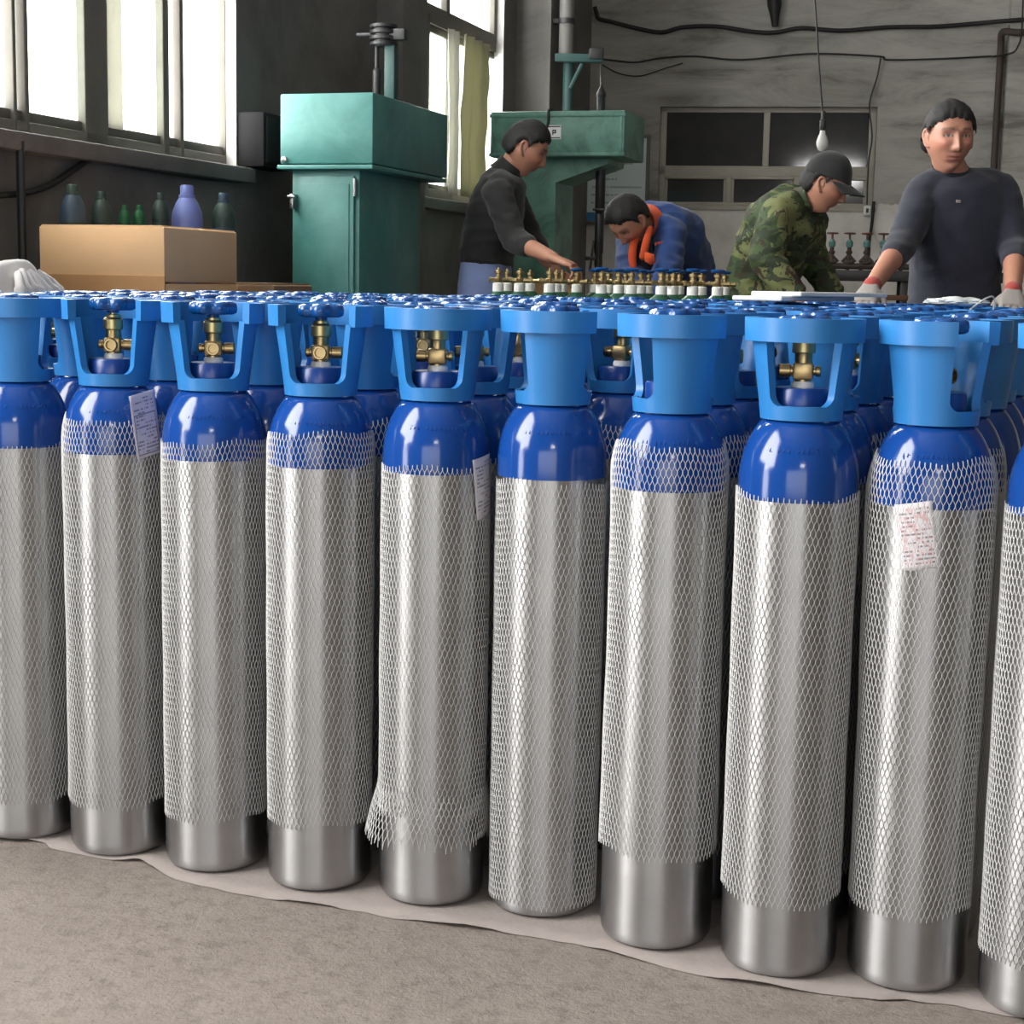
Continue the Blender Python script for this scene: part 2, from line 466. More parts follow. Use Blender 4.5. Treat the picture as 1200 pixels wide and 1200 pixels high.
def curtain(name, s0, s1, z0, z1, off, amp, folds, mat, parent, seed=0):
    bm = bm_new(); nu, nv = 40, 24; g = []
    for j in range(nv + 1):
        row = []
        for i in range(nu + 1):
            u, v = i / nu, j / nv
            sw = amp * math.sin(2 * PI * folds * u + 1.2 * math.sin(3 * v + seed)) * (.5 + .5 * v) + amp * .8 * noise.noise((u * 3, v * 5, seed))
            row.append(bm.verts.new(wall_pt(s0 + (s1 - s0) * u, off - .02 + sw, z0 + (z1 - z0) * v)))
        g.append(row)
    for j in range(nv):
        for i in range(nu): bm.faces.new((g[j][i], g[j][i + 1], g[j + 1][i + 1], g[j + 1][i]))
    o = obj(name, bm, mat, parent, angle=180)
    md = o.modifiers.new('thickness', 'SOLIDIFY'); md.thickness = .003
    return o
curtain('curtain', sx(527), sx(556), SILL + .04, TR - .05, OFF - .06, .018, 3, 'curtain_cloth', w, 1)
curtain('curtain', sx(512), sx(523), SILL + .04, TR - .05, OFF - .05, .01, 2, 'pale_curtain', w, 4)

# window_3: the wide low window in the back wall
w = window_root('window_3')
def bx_(px): return on_back(px, 185, -.08)[0]
def bz_(py, px=900): return on_back(px, py, -.08)[1]
def bstrip(name, s0, s1, z0, z1, mat='window_frame_cream', o0=-.06, o1=-.11, bev=.004):
    bm = bm_new(); bbox(bm, s0, s1, o0, o1, z0, z1, bev); return obj(name, bm, mat, w, angle=50)
s0, s1, z0, z1 = BW
bstrip('frame_side', s0, s0 + .045, z0, z1); bstrip('frame_side', s1 - .05, s1, z0, z1)
bstrip('frame_top', s0, s1, z1 - .035, z1); bstrip('frame_bottom', s0, s1, z0, z0 + .03)
zm0, zm1 = bz_(207), bz_(195)
bstrip('transom', s0, s1, zm0, zm1)
xm = [bx_(893.5), bx_(901)]
bstrip('mullion', xm[0], xm[1], zm1, z1 - .03)
low = [(bx_(852), bx_(858.5)), (bx_(931), bx_(938.5))]
for a, b in low: bstrip('mullion', a, b, z0 + .02, zm0)
def bpane(a, b, c, d, off=-.085):
    bm = bm_new(); bbox(bm, a, b, off - .003, off + .003, c, d); obj('pane', bm, 'unlit_room_glass', w, smooth=False)
for a, b in ((s0 + .045, low[0][0]), (low[0][1], low[1][0]), (low[1][1], s1 - .05)):
    bstrip('sash_frame', a, b, zm0 - .022, zm0, o0=-.05, o1=-.1); bstrip('sash_frame', a, a + .018, z0 + .03, zm0, o0=-.07, o1=-.1); bstrip('sash_frame', b - .018, b, z0 + .03, zm0, o0=-.07, o1=-.1)
    bpane(a + .016, b - .016, z0 + .03, zm0 - .02)
for a, b in ((s0 + .045, xm[0]), (xm[1], s1 - .05)): bpane(a, b, zm1, z1 - .033)
bm = bm_new(); bbox(bm, s0 - .02, s1 + .02, -.05, .015, z0 - .03, z0, .004); obj('window_sill', bm, 'window_frame_cream', w)
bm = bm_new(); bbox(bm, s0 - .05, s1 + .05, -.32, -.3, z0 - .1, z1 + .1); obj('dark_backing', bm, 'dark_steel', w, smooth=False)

# pilasters and pipes of the building
pa = on_left(441, 60)[0]
bm = bm_new(); lbox(bm, pa, w2_s0 - .02, -.14, .02, 0, H); struct(obj('trim_1', bm, 'plaster_dark', smooth=False))
pb = on_left(602, 60)[0]
bm = bm_new(); lbox(bm, pb + .05, pb + .55, -.22, .02, 0, H); struct(obj('trim_2', bm, 'plaster_dark', smooth=False))
pr = on_back(1176, 120)[0]
bm = bm_new(); bbox(bm, pr, pr + .5, 0, .12, 0, H); struct(obj('trim_3', bm, 'plaster_grey', smooth=False))
#--PART2--

# ------------------------------------------------------------------ the gas cylinders
R = .0885
ZL, ZH, ZT = .722, .838, .986                              # paint line, foot of the handle, top of the handle
def dome_r(z):
    if z < .745: return R
    return R * math.sqrt(max(0, 1 - ((z - .745) / .118) ** 2))

def arc_solid(bm, a0, a1, z0, z1, ro, ri, na, nz, full=False, a_of=None):
    """a curved wall between angles a0..a1 and heights z0..z1; ro, ri = outer and inner radius at z"""
    g = []
    for j in range(nz + 1):
        z = z0 + (z1 - z0) * j / nz
        b0, b1 = (a0, a1) if a_of is None else a_of(z)
        row = []
        for i in range(na if full else na + 1):
            a = b0 + (b1 - b0) * i / na
            row.append(tuple(bm.verts.new((r * math.cos(a), r * math.sin(a), z)) for r in (ro(z), ri(z))))
        g.append(row)
    w = len(g[0]); m = w if full else w - 1
    for j in range(nz):
        for i in range(m):
            p, q, r, s = g[j][i], g[j][(i + 1) % w], g[j + 1][(i + 1) % w], g[j + 1][i]
            bm.faces.new((p[0], q[0], r[0], s[0])); bm.faces.new((p[1], s[1], r[1], q[1]))
        if not full:
            bm.faces.new((g[j][0][0], g[j + 1][0][0], g[j + 1][0][1], g[j][0][1]))
            bm.faces.new((g[j][-1][0], g[j][-1][1], g[j + 1][-1][1], g[j + 1][-1][0]))
    for i in range(m):
        for row, rev in ((g[0], 0), (g[-1], 1)):
            q = (row[i][0], row[i][1], row[(i + 1) % w][1], row[(i + 1) % w][0])
            bm.faces.new(q if not rev else tuple(reversed(q)))

def handle_bm():
    """tapered plastic guard: foot band, two side panels, a ring left open over the slot (local -Y)"""
    bm = bm_new()
    zb, zr = ZH + .021, ZT - .034
    ro = lambda z: .0600 + .0205 * max(0, (z - ZH) / (ZT - ZH)) ** 1.12
    ri = lambda z: ro(z) - .0085
    arc_solid(bm, 0, 2 * PI, ZH, zb, ro, ri, 64, 2, True)
    def span(c):
        def f(z):
            hw = math.radians(44)
            d = z - zb
            if d < .016: hw += (1 - math.sqrt(max(0, 1 - (1 - d / .016) ** 2))) * .016 / .06
            return c - hw, c + hw
        return f
    for c in (0, PI):
        f = span(c)
        z = [zb - .002, zb + .0008, zb + .003, zb + .007, zb + .012, zb + .018, zb + .045, zr + .004]
        for q0, q1 in zip(z, z[1:]):
            pass
        g = []
        na = 14
        for zz in z:
            b0, b1 = f(max(zz, zb))
            g.append([[bm.verts.new((r * math.cos(b0 + (b1 - b0) * i / na), r * math.sin(b0 + (b1 - b0) * i / na), zz)) for r in (ro(zz), ri(zz) - .004)] for i in range(na + 1)])
        for j in range(len(z) - 1):
            for i in range(na):
                p, q, r, s = g[j][i], g[j][i + 1], g[j + 1][i + 1], g[j + 1][i]
                bm.faces.new((p[0], q[0], r[0], s[0])); bm.faces.new((p[1], s[1], r[1], q[1]))
            bm.faces.new((g[j][0][0], g[j + 1][0][0], g[j + 1][0][1], g[j][0][1]))
            bm.faces.new((g[j][-1][0], g[j][-1][1], g[j + 1][-1][1], g[j + 1][-1][0]))
    # top ring from one edge of the slot round to the other
    e = math.radians(46)
    prof_o = lambda z: .0868 + (z - zr) * .03
    arc_solid(bm, -PI / 2 + e, 3 * PI / 2 - e, zr, ZT, prof_o, lambda z: .0715, 56, 2)
    return bm

def wheel_bm(lobes=6):
    bm = bm_new(); n = 48
    prof = [(.006, -.004), (.010, -.004), (.0105, .001), (.022, .001), (.0335, .000), (.0400, .003), (.0412, .010), (.0395, .0165), (.033, .0195), (.021, .0155), (.0125, .0155), (.009, .0195), (.002, .0195)]
    rings = []
    for r, z in prof:
        ring = []
        for i in range(n):
            a = 2 * PI * i / n
            k = r * (1 - .20 * (r > .025) * (.5 - .5 * math.cos(lobes * a)) ** 2.0)
            ring.append(bm.verts.new((k * math.cos(a), k * math.sin(a), .9685 + z * 1.12)))
        rings.append(ring)
    for a, b in zip(rings, rings[1:]):
        for i in range(n): bm.faces.new((a[i], a[(i + 1) % n], b[(i + 1) % n], b[i]))
    bm.faces.new(list(reversed(rings[0]))); bm.faces.new(rings[-1])
    return bm

def valve_bm():
    bm = bm_new()
    box(bm, (0, 0, .908), (.030, .030, .026), None, .004)
    lathe(bm, [(.013, .910), (.013, .942), (.012, .944)], 20)
    lathe(bm, [(.0125, .888), (.0125, .898)], 20)
    def side(ang, r, l, hole=False):
        m = Matrix.Rotation(ang, 4, 'Z') @ Matrix.Translation((0, 0, .908)) @ Matrix.Rotation(PI / 2, 4, 'Y')
        if hole: lathe(bm, [(r, .010), (r, l - .002), (r - .001, l), (r - .0035, l), (r - .004, l - .008), (.001, l - .008)], 24, m)
        else: lathe(bm, [(r * .8, .010), (r * .8, .018), (r, .019), (r, l - .002), (r * .8, l)], 20, m)
    side(-PI / 2, .0115, .025, True); side(0, .010, .036); side(PI, .008, .026)
    return bm
def nut_bm():
    bm = bm_new()
    lathe(bm, [(.0155, .934), (.017, .936), (.017, .952), (.0155, .954), (.013, .956), (.0130, .960), (.006, .961), (.006, .970)], 20)
    return bm

def mesh_of(bm, mat, angle=35, name='part'):
    finish(bm, angle); me = bpy.data.meshes.new(name); bm.to_mesh(me); bm.free()
    me.materials.append(M[mat]); return me
def lathe_mesh(prof, n, mat, name):
    bm = bm_new(); lathe(bm, prof, n); return mesh_of(bm, mat, 40, name)

ME = {}
ME['cylinder_body'] = lathe_mesh([(R - .016, 0), (R - .006, .004), (R - .0015, .011), (R, .022), (R, ZL)], 56, 'aluminium', 'cylinder_body')
dp = [(R + .0003, ZL), (R + .0003, .735)] + [(dome_r(z), z) for z in np.linspace(.745, .834, 13)] + [(.046, .838)]
ME['painted_shoulder'] = lathe_mesh(dp, 56, 'blue_paint', 'painted_shoulder')
ME['neck_collar'] = lathe_mesh([(.040, .833), (.042, .836), (.042, .881), (.040, .884), (.016, .884)], 36, 'collar_paint', 'neck_collar')
ME['thread_tape'] = lathe_mesh([(.0165, .882), (.0165, .890), (.0145, .893)], 20, 'white_tape', 'thread_tape')
ME['carrying_handle'] = mesh_of(handle_bm(), 'handle_plastic', 40, 'carrying_handle')
ME['handwheel'] = mesh_of(wheel_bm(), 'wheel_plastic', 60, 'handwheel')
ME['valve_body'] = mesh_of(valve_bm(), 'brass', 35, 'valve_body')
ME['valve_nut'] = mesh_of(nut_bm(), 'greenish_brass', 35, 'valve_nut')

def net_mesh(z0, z1, rad, n=138, pitch=.0112, width=.00112, name='protective_net', twist=0.0, ragged=0.0, seed=0, high=.0009):
    """knotless plastic sleeve net: n zigzag strands that touch their neighbours by turns; rad(theta, z) in arrays"""
    rng = np.random.default_rng(seed)
    rows = max(2, int(round((z1 - z0) / pitch)))
    ph = np.array([-.22, .22]) # each knot is a short run of two points
    k = np.repeat(np.arange(rows + 1), 2); frac = np.tile(ph, rows + 1)
    zz = z1 - (k + frac * .9 + .22) * (z1 - z0) / (rows + .44)
    m = len(zz)
    j = np.arange(n)
    sgn = np.where((j[:, None] + k[None, :]) % 2 == 0, 1.0, -1.0)
    dth = 2 * PI / n
    th = (j[:, None] + .5 + sgn * .44) * dth + twist * (z1 - zz)[None, :]
    z = np.broadcast_to(zz, th.shape).copy()
    z += .004 * np.sin(th * 2 + seed) + .0025 * np.sin(th * 5 + seed * 2.1)
    if ragged: z[:, -2:] -= ragged * rng.random((n, 1)) * .5
    z[:, 0] += rng.random(n) * .003
    rr = rad(th, z)
    hw = width / 2
    V = np.zeros((n, m, 3, 3))
    for c, (o, h) in enumerate(((-hw, 0.0), (0.0, high), (hw, 0.0))):
        a = th + o / rr; q = rr + h
        V[:, :, c, 0] = q * np.cos(a); V[:, :, c, 1] = q * np.sin(a); V[:, :, c, 2] = z
    idx = np.arange(n * m * 3).reshape(n, m, 3)
    quads = []
    for c in (0, 1):
        quads.append(np.stack([idx[:, :-1, c], idx[:, :-1, c + 1], idx[:, 1:, c + 1], idx[:, 1:, c]], -1).reshape(-1, 4))
    # strands run downward, so this order faces outward
    Q = np.concatenate(quads)[:, ::-1]
    me = bpy.data.meshes.new(name)
    me.vertices.add(n * m * 3); me.vertices.foreach_set('co', V.ravel())
    nq = len(Q)
    me.loops.add(nq * 4); me.loops.foreach_set('vertex_index', Q.ravel().astype(np.int32))
    me.polygons.add(nq)
    me.polygons.foreach_set('loop_start', np.arange(0, nq * 4, 4, dtype=np.int32))
    me.update(calc_edges=True); me.validate()
    me.materials.append(M['net_plastic'])
    return me
def net_rad(bulge=.0, seed=0):
    def f(th, z):
        zc = np.clip((z - .745) / .118, 0, .97)
        base = np.where(z > .745, R * np.sqrt(1 - zc ** 2), R) + .0012
        return base + bulge * (.45 + .55 * np.sin(z * 7 + seed)) * np.clip((.80 - z) / .06, .2, 1) + .0004 * np.sin(3 * th + z * 30 + seed)
    return f

# printed papers tucked into the nets
def paper_material(name, base, ink, stamp=None, border=False, rows=16):
    t = NT(name); uv = t.coord('UV'); sp = t.node('ShaderNodeSeparateXYZ'); t.link(uv, sp.inputs[0])
    u, v = sp.outputs[0], sp.outputs[1]
    rowid = t.math('FLOOR', t.math('MULTIPLY', v, rows)); fr = t.math('FRACT', t.math('MULTIPLY', v, rows))
    inrow = t.math('MULTIPLY', t.math('GREATER_THAN', fr, .3), t.math('LESS_THAN', fr, .75))
    cmb = t.node('ShaderNodeCombineXYZ'); t.link(t.math('FLOOR', t.math('MULTIPLY', u, 34)), cmb.inputs[0]); t.link(rowid, cmb.inputs[1])
    wn = t.node('ShaderNodeTexWhiteNoise', noise_dimensions='2D'); t.link(cmb.outputs[0], wn.inputs['Vector'])
    cm2 = t.node('ShaderNodeCombineXYZ'); t.link(t.math('FLOOR', t.math('MULTIPLY', u, 4)), cm2.inputs[0]); t.link(rowid, cm2.inputs[1])
    wn2 = t.node('ShaderNodeTexWhiteNoise', noise_dimensions='2D'); t.link(cm2.outputs[0], wn2.inputs['Vector'])
    m = t.math('MULTIPLY', t.math('MULTIPLY', inrow, t.math('GREATER_THAN', wn.outputs[0], .35)), t.math('GREATER_THAN', wn2.outputs[0], .3))
    ins = t.math('MULTIPLY', t.math('LESS_THAN', t.math('ABSOLUTE', t.math('SUBTRACT', u, .5)), .4), t.math('LESS_THAN', t.math('ABSOLUTE', t.math('SUBTRACT', v, .5)), .44))
    m = t.math('MULTIPLY', m, ins)
    c = t.mix(t.math('MULTIPLY', m, .75), base, ink)
    if stamp:
        sm = t.ramp(t.noise(uv, 7, 5, .7), [(.5, (0, 0, 0)), (.6, (1, 1, 1))])
        c = t.mix(t.math('MULTIPLY', t.math('MULTIPLY', sm, ins), .55), c, stamp)
    if border:
        au, av = t.math('ABSOLUTE', t.math('SUBTRACT', u, .5)), t.math('ABSOLUTE', t.math('SUBTRACT', v, .36))
        o = t.math('MULTIPLY', t.math('LESS_THAN', au, .43), t.math('LESS_THAN', av, .32))
        i = t.math('MULTIPLY', t.math('LESS_THAN', au, .40), t.math('LESS_THAN', av, .30))
        c = t.mix(t.math('MULTIPLY', t.math('SUBTRACT', o, i), .8), c, ink)
    t.col(c); t.set(Roughness=.6); M[name] = t.m
paper_material('paper_red_stamp', (.74, .70, .73), (.10, .09, .13), (.62, .16, .16))
paper_material('paper_bordered', (.50, .48, .60), (.08, .08, .13), None, True, 18)
paper_material('paper_plain', (.55, .53, .58), (.10, .10, .14))

def paper(parent, az, zc, w_, h_, tilt, rad, mat, flat=0.0):
    """a small sheet bent round the cylinder at angle az (world) and height zc"""
    bm = bm_new(); uvl = bm.loops.layers.uv.new('UVMap'); nu, nv = 10, 12; g = []
    ca, sa = math.cos(tilt), math.sin(tilt)
    for j in range(nv + 1):
        row = []
        for i in range(nu + 1):
            x, y = (i / nu - .5) * w_, (j / nv - .5) * h_
            xr, yr = x * ca - y * sa, x * sa + y * ca
            a = az + xr / rad * (1 - flat); d = rad + flat * .5 * xr * xr / rad
            n_ = Vector((math.cos(az), math.sin(az), 0)); t_ = Vector((-math.sin(az), math.cos(az), 0))
            p1 = Vector((rad * math.cos(a), rad * math.sin(a), zc + yr)); p2 = n_ * rad + t_ * xr + Vector((0, 0, zc + yr))
            row.append((bm.verts.new(p1.lerp(p2, flat)), (i / nu, j / nv)))
        g.append(row)
    for j in range(nv):
        for i in range(nu):
            q = (g[j][i], g[j][i + 1], g[j + 1][i + 1], g[j + 1][i])
            f = bm.faces.new([x[0] for x in q])
            for l, x in zip(f.loops, q): l[uvl].uv = x[1]
    o = obj('inspection_slip', bm, mat, parent, angle=180)
    md = o.modifiers.new('thickness', 'SOLIDIFY'); md.thickness = .0005; md.offset = 1
    return o

def stamp_bm(a0, a1, z, n, seed):
    """raised stamp marks too worn to read, on the shoulder"""
    rng = random.Random(seed); bm = bm_new()
    for i in range(n):
        if rng.random() < .15: continue
        a = a0 + (a1 - a0) * i / n
        for k in range(rng.choice((1, 2, 2))):
            zz = z + rng.choice((-.003, 0, .003)) * (k > 0)
            r = dome_r(zz) + .0001
            q = Matrix.Rotation(a + k * .016, 3, 'Z') @ Matrix.Rotation(-.62, 3, 'Y')
            sz = (.0008, .0010, .0075) if k == 0 or rng.random() < .4 else (.0008, .0036, .0011)
            box(bm, (r * math.cos(a + k * .016), r * math.sin(a + k * .016), zz), sz, q)
    return bm

TH = math.radians(21.31); GS, GD = .2027, .2005
G0 = Vector((-.702, 2.867, 0)); GX = Vector((math.cos(TH), -math.sin(TH), 0)); GY = Vector((math.sin(TH), math.cos(TH), 0))
FLOOR_SHEET = .003
def cam_az(p): return math.atan2(-p.y, -p.x)
def put(me, parent, rz=0.0):
    o = bpy.data.objects.new(me.name.split('.')[0], me); COL.objects.link(o); o.parent = parent
    if rz: o.rotation_euler.z = rz
    return o
def cylinder(pos, label, group, phi, detail, wheel_turn, net=None):
    t = thing('gas_cylinder', label, 'gas cylinder', (pos.x, pos.y, FLOOR_SHEET), 0, group)
    rz = cam_az(pos) + phi + PI / 2
    put(ME['cylinder_body'], t); put(ME['painted_shoulder'], t)
    put(ME['neck_collar'], t)
    if detail > 0: put(ME['thread_tape'], t); put(ME['valve_nut'], t, rz)
    put(ME['valve_body'], t, rz); put(ME['carrying_handle'], t, rz)
    w_ = put(ME['handwheel'], t, rz + wheel_turn); w_.location.z = random.uniform(-.003, .004)
    if net: put(net, t, random.uniform(0, 6) if detail == 0 else 0)
    return t

# front row, from the left edge of the photograph to the right
front = {1: (-.898, 2.935), 2: (-.706, 2.861), 3: (-.517, 2.789), 4: (-.323, 2.710), 5: (-.126, 2.655), 6: (.063, 2.614), 7: (.243, 2.492),
         8: (.425, 2.397), 9: (.614, 2.356), 10: (.788, 2.262)}
spec = {  # slot angle (deg, viewer's right +), net bottom, net top, bulge, label
    1: (-101, .075, .727, .0, 'front gas cylinder cut off by the left edge of the picture'),
    2: (-14, .092, .782, .0015, 'front gas cylinder with a bordered paper slip tucked at its shoulder'),
    3: (-3, .094, .752, .0, 'front gas cylinder without a slip, between the bordered slip one and the torn netted one at fourth'),
    4: (-7, .114, .778, .001, 'front gas cylinder left of the one with the frayed flaring net hem'),
    5: (173, .150, .732, .001, 'front gas cylinder whose net is rolled up and frays outward at its foot'),
    6: (95, .016, .716, .0, 'front gas cylinder whose tight net reaches its foot, blue shoulder left bare'),
    7: (108, .150, .790, .004, 'front gas cylinder with loose net over its shoulder and closed handle panel forward'),
    8: (180, .116, .729, .0012, 'front gas cylinder with brass valve seen through a full handle ring and bare glossy shoulder'),
    9: (62, .118, .790, .004, 'front gas cylinder with a white paper with red print under its net'),
    10: (20, .080, .735, .001, 'nearest gas cylinder, cut off by the right edge of the picture'),
}
spec[3] = (*spec[3][:4], 'front gas cylinder third from left, between the paper slip one and the tall netted one')
FRONT = {}
for k in range(1, 11):
    phi, zb_, zt_, bulge, lab = spec[k]
    p = Vector((*front[k], 0))
    me = net_mesh(zb_, zt_, net_rad(bulge, k), seed=k, twist=random.uniform(-.25, .25), ragged=.004 if k != 6 else .0)
    c = FRONT[k] = cylinder(p, lab, 'gas cylinders in the front row', math.radians(phi), 2, random.uniform(-.5, .5), me)
    az = cam_az(p)
    mk = obj('stamped_marks', stamp_bm(az - .55, az + .75, .797, 15, k), 'blue_paint', c, smooth=False)
    if k == 5:
        def flare(th, z, az=az):
            d = np.cos(th - (az - 1.15)); t_ = np.clip((.192 - z) / .085, 0, 1)
            return R + .003 + .004 * np.sin(t_ * PI) + t_ ** 1.5 * (.004 + .022 * np.clip(d, 0, 1) ** 2 + .004 * np.sin(5 * th)) 
        fl = net_mesh(.112, .192, flare, seed=50, ragged=.03, name='net_hem')
        o = put(fl, c); o['label'] = 'frayed net hem flaring out over the foot'
    if k == 2: paper(c, az + .60, .774, .064, .112, math.radians(10), R + .0040, 'paper_bordered', .75)
    if k == 5: paper(c, az + 1.02, .70, .055, .10, math.radians(8), R + .0026, 'paper_plain', .1)
    if k == 9: paper(c, az - .20, .683, .056, .096, math.radians(11), R + .0008, 'paper_red_stamp')

# the packed rows behind: one grid, square to the front row
ordn = ['zeroth', 'first', 'second', 'third', 'fourth', 'fifth', 'sixth', 'seventh', 'eighth', 'ninth', 'tenth', 'eleventh', 'twelfth', 'thirteenth',
        'fourteenth', 'fifteenth', 'sixteenth', 'seventeenth', 'eighteenth', 'nineteenth', 'twentieth']
backnets = [net_mesh(.08, zt, net_rad(.001, 20 + i), seed=20 + i, n=120, pitch=.0125, width=.0015) for i, zt in enumerate((.735, .785))]
grid = []
for m_ in range(1, 14):
    row = []
    for k in range(-9, 22):
        p = G0 + GX * (GS * (k - 2)) + GY * (GD * m_) + Vector((random.uniform(-.006, .006), random.uniform(-.006, .006), 0))
        if m_ == 1: p = p - GX * .012
        x, y = px_of((p.x, p.y, .95))
        if not -75 < x < 1270: continue
        if (p - PL).dot(-NL) < .85 or p.y > 5.2: continue
        if any((p - Vector((*q, 0))).length < .182 for q in front.values()): continue
        row.append((x, p))
    row.sort(key=lambda q: q[0]); grid.append(row)
for m_, row in enumerate(grid, 1):
    for i, (x, p) in enumerate(row):
        which = ordn[i + 1] + ' from the left' if i < len(row) / 2 else ('rightmost one' if i == len(row) - 1 else ordn[len(row) - i] + ' from the right')
        if m_ == 1: lab = 'gas cylinder in the second row, %s, its handle showing between front ones' % which
        elif m_ < 5: lab = 'blue gas cylinder in the %s row from the front, %s' % (ordn[m_ + 1], which)
        else: lab = 'far gas cylinder in the %s row, %s, only its blue handwheel showing' % (ordn[m_ + 1], which)
        phi = random.choice((0, PI, PI / 2, -PI / 2)) + random.uniform(-.7, .7)
        if m_ == 1: phi = random.choice((PI / 2, -PI / 2, PI)) + random.uniform(-.35, .35)
        cylinder(p, lab, 'gas cylinders packed in rows behind the front row', phi, 1 if m_ < 3 else 0, random.uniform(-.5, .5), backnets[(i + m_) % 2] if m_ < 3 else None)
print('cylinders', sum(len(r) for r in grid) + 10)

# woven ground sheet under them, its front hem showing
hem_px = [(-60, 985), (40, 987), (62, 995), (100, 1004), (140, 1010), (162, 1011), (185, 1022), (205, 1031), (250, 1042), (300, 1052), (350, 1059), (400, 1066), (450, 1075), (500, 1083), (560, 1090),
          (620, 1098), (690, 1111), (760, 1130), (840, 1148), (920, 1160), (1000, 1170), (1060, 1174), (1120, 1180), (1200, 1194), (1290, 1212)]
bm = bm_new(); g = []
hem = smooth_path([on_floor(x, y) for x, y in hem_px], 4)
for i, p in enumerate(hem):
    p = p + GY * (.006 * noise.noise((p.x * 30, p.y * 30, 7))); row = []
    for j in range(8):
        u = j / 7
        q = p + GY * (u * u * 2.3)
        z = .0012 + (.016 * (noise.noise((q.x * 7, q.y * 7, 2)) + .15) if j == 0 else 0)
        row.append(bm.verts.new((q.x, q.y, max(.0008, min(z, .010 if j == 0 else .0014)))))
    g.append(row)
for a, b in zip(g, g[1:]):
    for j in range(7): bm.faces.new((a[j], b[j], b[j + 1], a[j + 1]))
o = obj('ground_sheet', bm, 'ground_sheet', None, angle=60)
md = o.modifiers.new('thickness', 'SOLIDIFY'); md.thickness = .0012; md.offset = 1
tag(o, 'pale woven sheet spread on the floor under the gas cylinders', 'ground sheet')
#--PART3--

# ------------------------------------------------------------------ machines by the left wall
class Fr:
    """a local frame: u to the right, v away from the camera, z up, at point o"""
    def __init__(s, o, ang):
        s.o = Vector((o.x, o.y, 0)); s.ang = ang
        s.u = Vector((math.cos(ang), -math.sin(ang), 0)); s.v = Vector((math.sin(ang), math.cos(ang), 0))
        s.rz = -ang
    def front(s, px, py, v=0.0):
        """pixel -> (u, z) on the frame's plane at depth v"""
        p = hit(px, py, s.o + s.v * v, s.v); return (p - s.o).dot(s.u), p.z
    def side(s, px, py, u):
        p = hit(px, py, s.o + s.u * u, s.u); return (p - s.o).dot(s.v), p.z
def fbox(bm, u0, u1, v0, v1, z0, z1, bev=0.0, mi=0):
    box(bm, ((u0 + u1) / 2, (v0 + v1) / 2, (z0 + z1) / 2), (u1 - u0, v1 - v0, z1 - z0), None, bev, mi)

# machine 1: cabinet press, end face to the camera
f = Fr(at(328, 195, 6.7), WA)
hu1 = f.front(437, 150)[0]; hz0 = f.front(380, 192)[1]; hz1 = f.front(380, 109)[1]
hd = f.side(525, 150, hu1)[0]
cu0, cu1 = f.front(338.5, 240)[0], f.front(418, 240)[0]
cdp = f.side(493, 225, cu1)[0]
t = thing('drilling_machine', 'teal drilling machine showing its cabinet door, beside the left wall windows', 'machine', f.o, f.rz)
bm = bm_new(); fbox(bm, 0, hu1, 0, hd, hz0, hz1, .008); obj('head_box', bm, 'teal_machine', t)
bm = bm_new(); fbox(bm, -.008, hu1 + .004, -.012, hd * .98, hz0 - .022, hz0 - .004, .004); obj('drip_edge', bm, 'teal_machine', t)
bm = bm_new(); fbox(bm, cu0, cu1, .03, cdp, 0, hz0 - .02, .006); obj('column', bm, 'teal_machine', t)
bm = bm_new(); fbox(bm, cu0 - .05, cu1 + .08, -.02, cdp + .6, 0, .09, .01); obj('base', bm, 'teal_machine', t)
du0, du1 = f.front(349, 240)[0], f.front(413, 240)[0]; dz1 = f.front(380, 206)[1]
bm = bm_new(); fbox(bm, du0, du1, .012, .032, .25, dz1, .004); d = obj('door', bm, 'teal_machine', t)
iu0, iu1 = f.front(354, 240)[0], f.front(408, 240)[0]
bm = bm_new(); fbox(bm, iu0, iu1, .007, .016, .29, dz1 - .03, .003); obj('door_panel', bm, 'teal_machine', d)
for zz in (dz1 - .08, .45):
    bm = bm_new(); lathe(bm, [(.008, zz), (.008, zz + .07)], 10, Matrix.Translation((du1 + .004, .012, 0))); obj('hinge', bm, 'bright_steel', d)
bm = bm_new(); q = f.front(342, 236); fbox(bm, q[0] - .006, q[0] + .010, -.012, .03, q[1] - .03, q[1] + .03, .003); fbox(bm, q[0] - .012, q[0] + .022, -.022, -.008, q[1] + .012, q[1] + .024, .003)
obj('latch', bm, 'bright_steel', d)
q = f.front(331, 187)
bm = bm_new(); lathe(bm, [(.012, 0), (.012, .012), (.006, .014)], 12, Matrix.Translation((q[0] + .01, .002, q[1])) @ Matrix.Rotation(PI / 2, 4, 'X')); obj('lifting_eye', bm, 'bright_steel', t)
# pulley, quill and rods on top; work table under the head
va = f.side(441, 100, hu1 * .8)[0]
pz = f.front(452, 40, .25)[1]
uu = f.front(441, 80, .25)[0]
bm = bm_new(); lathe(bm, [(.012, hz1 - .02), (.018, hz1), (.018, hz1 + .12), (.010, hz1 + .13), (.010, pz)], 14, Matrix.Translation((uu - .01, .28, 0))); obj('quill', bm, 'dark_steel', t)
bm = bm_new()
for dz in (-.035, -.012, .012, .035):
    lathe(bm, [(.05, pz + dz - .008), (.058, pz + dz - .006), (.058, pz + dz + .006), (.05, pz + dz + .008)], 20, Matrix.Translation((uu + .02, .28, 0)))
lathe(bm, [(.042, pz - .045), (.042, pz + .045)], 16, Matrix.Translation((uu + .02, .28, 0)))
box(bm, (uu + .085, .28, pz), (.07, .05, .045), None, .005); tube(bm, [(uu - .1, .28, pz + .005), (uu, .28, pz + .005)], .008)
obj('pulley', bm, 'dark_steel', t)
bm = bm_new(); fbox(bm, uu + .03, uu + .075, .26, .31, hz1 - .01, pz - .04, .004); obj('post', bm, 'teal_pipe', t)
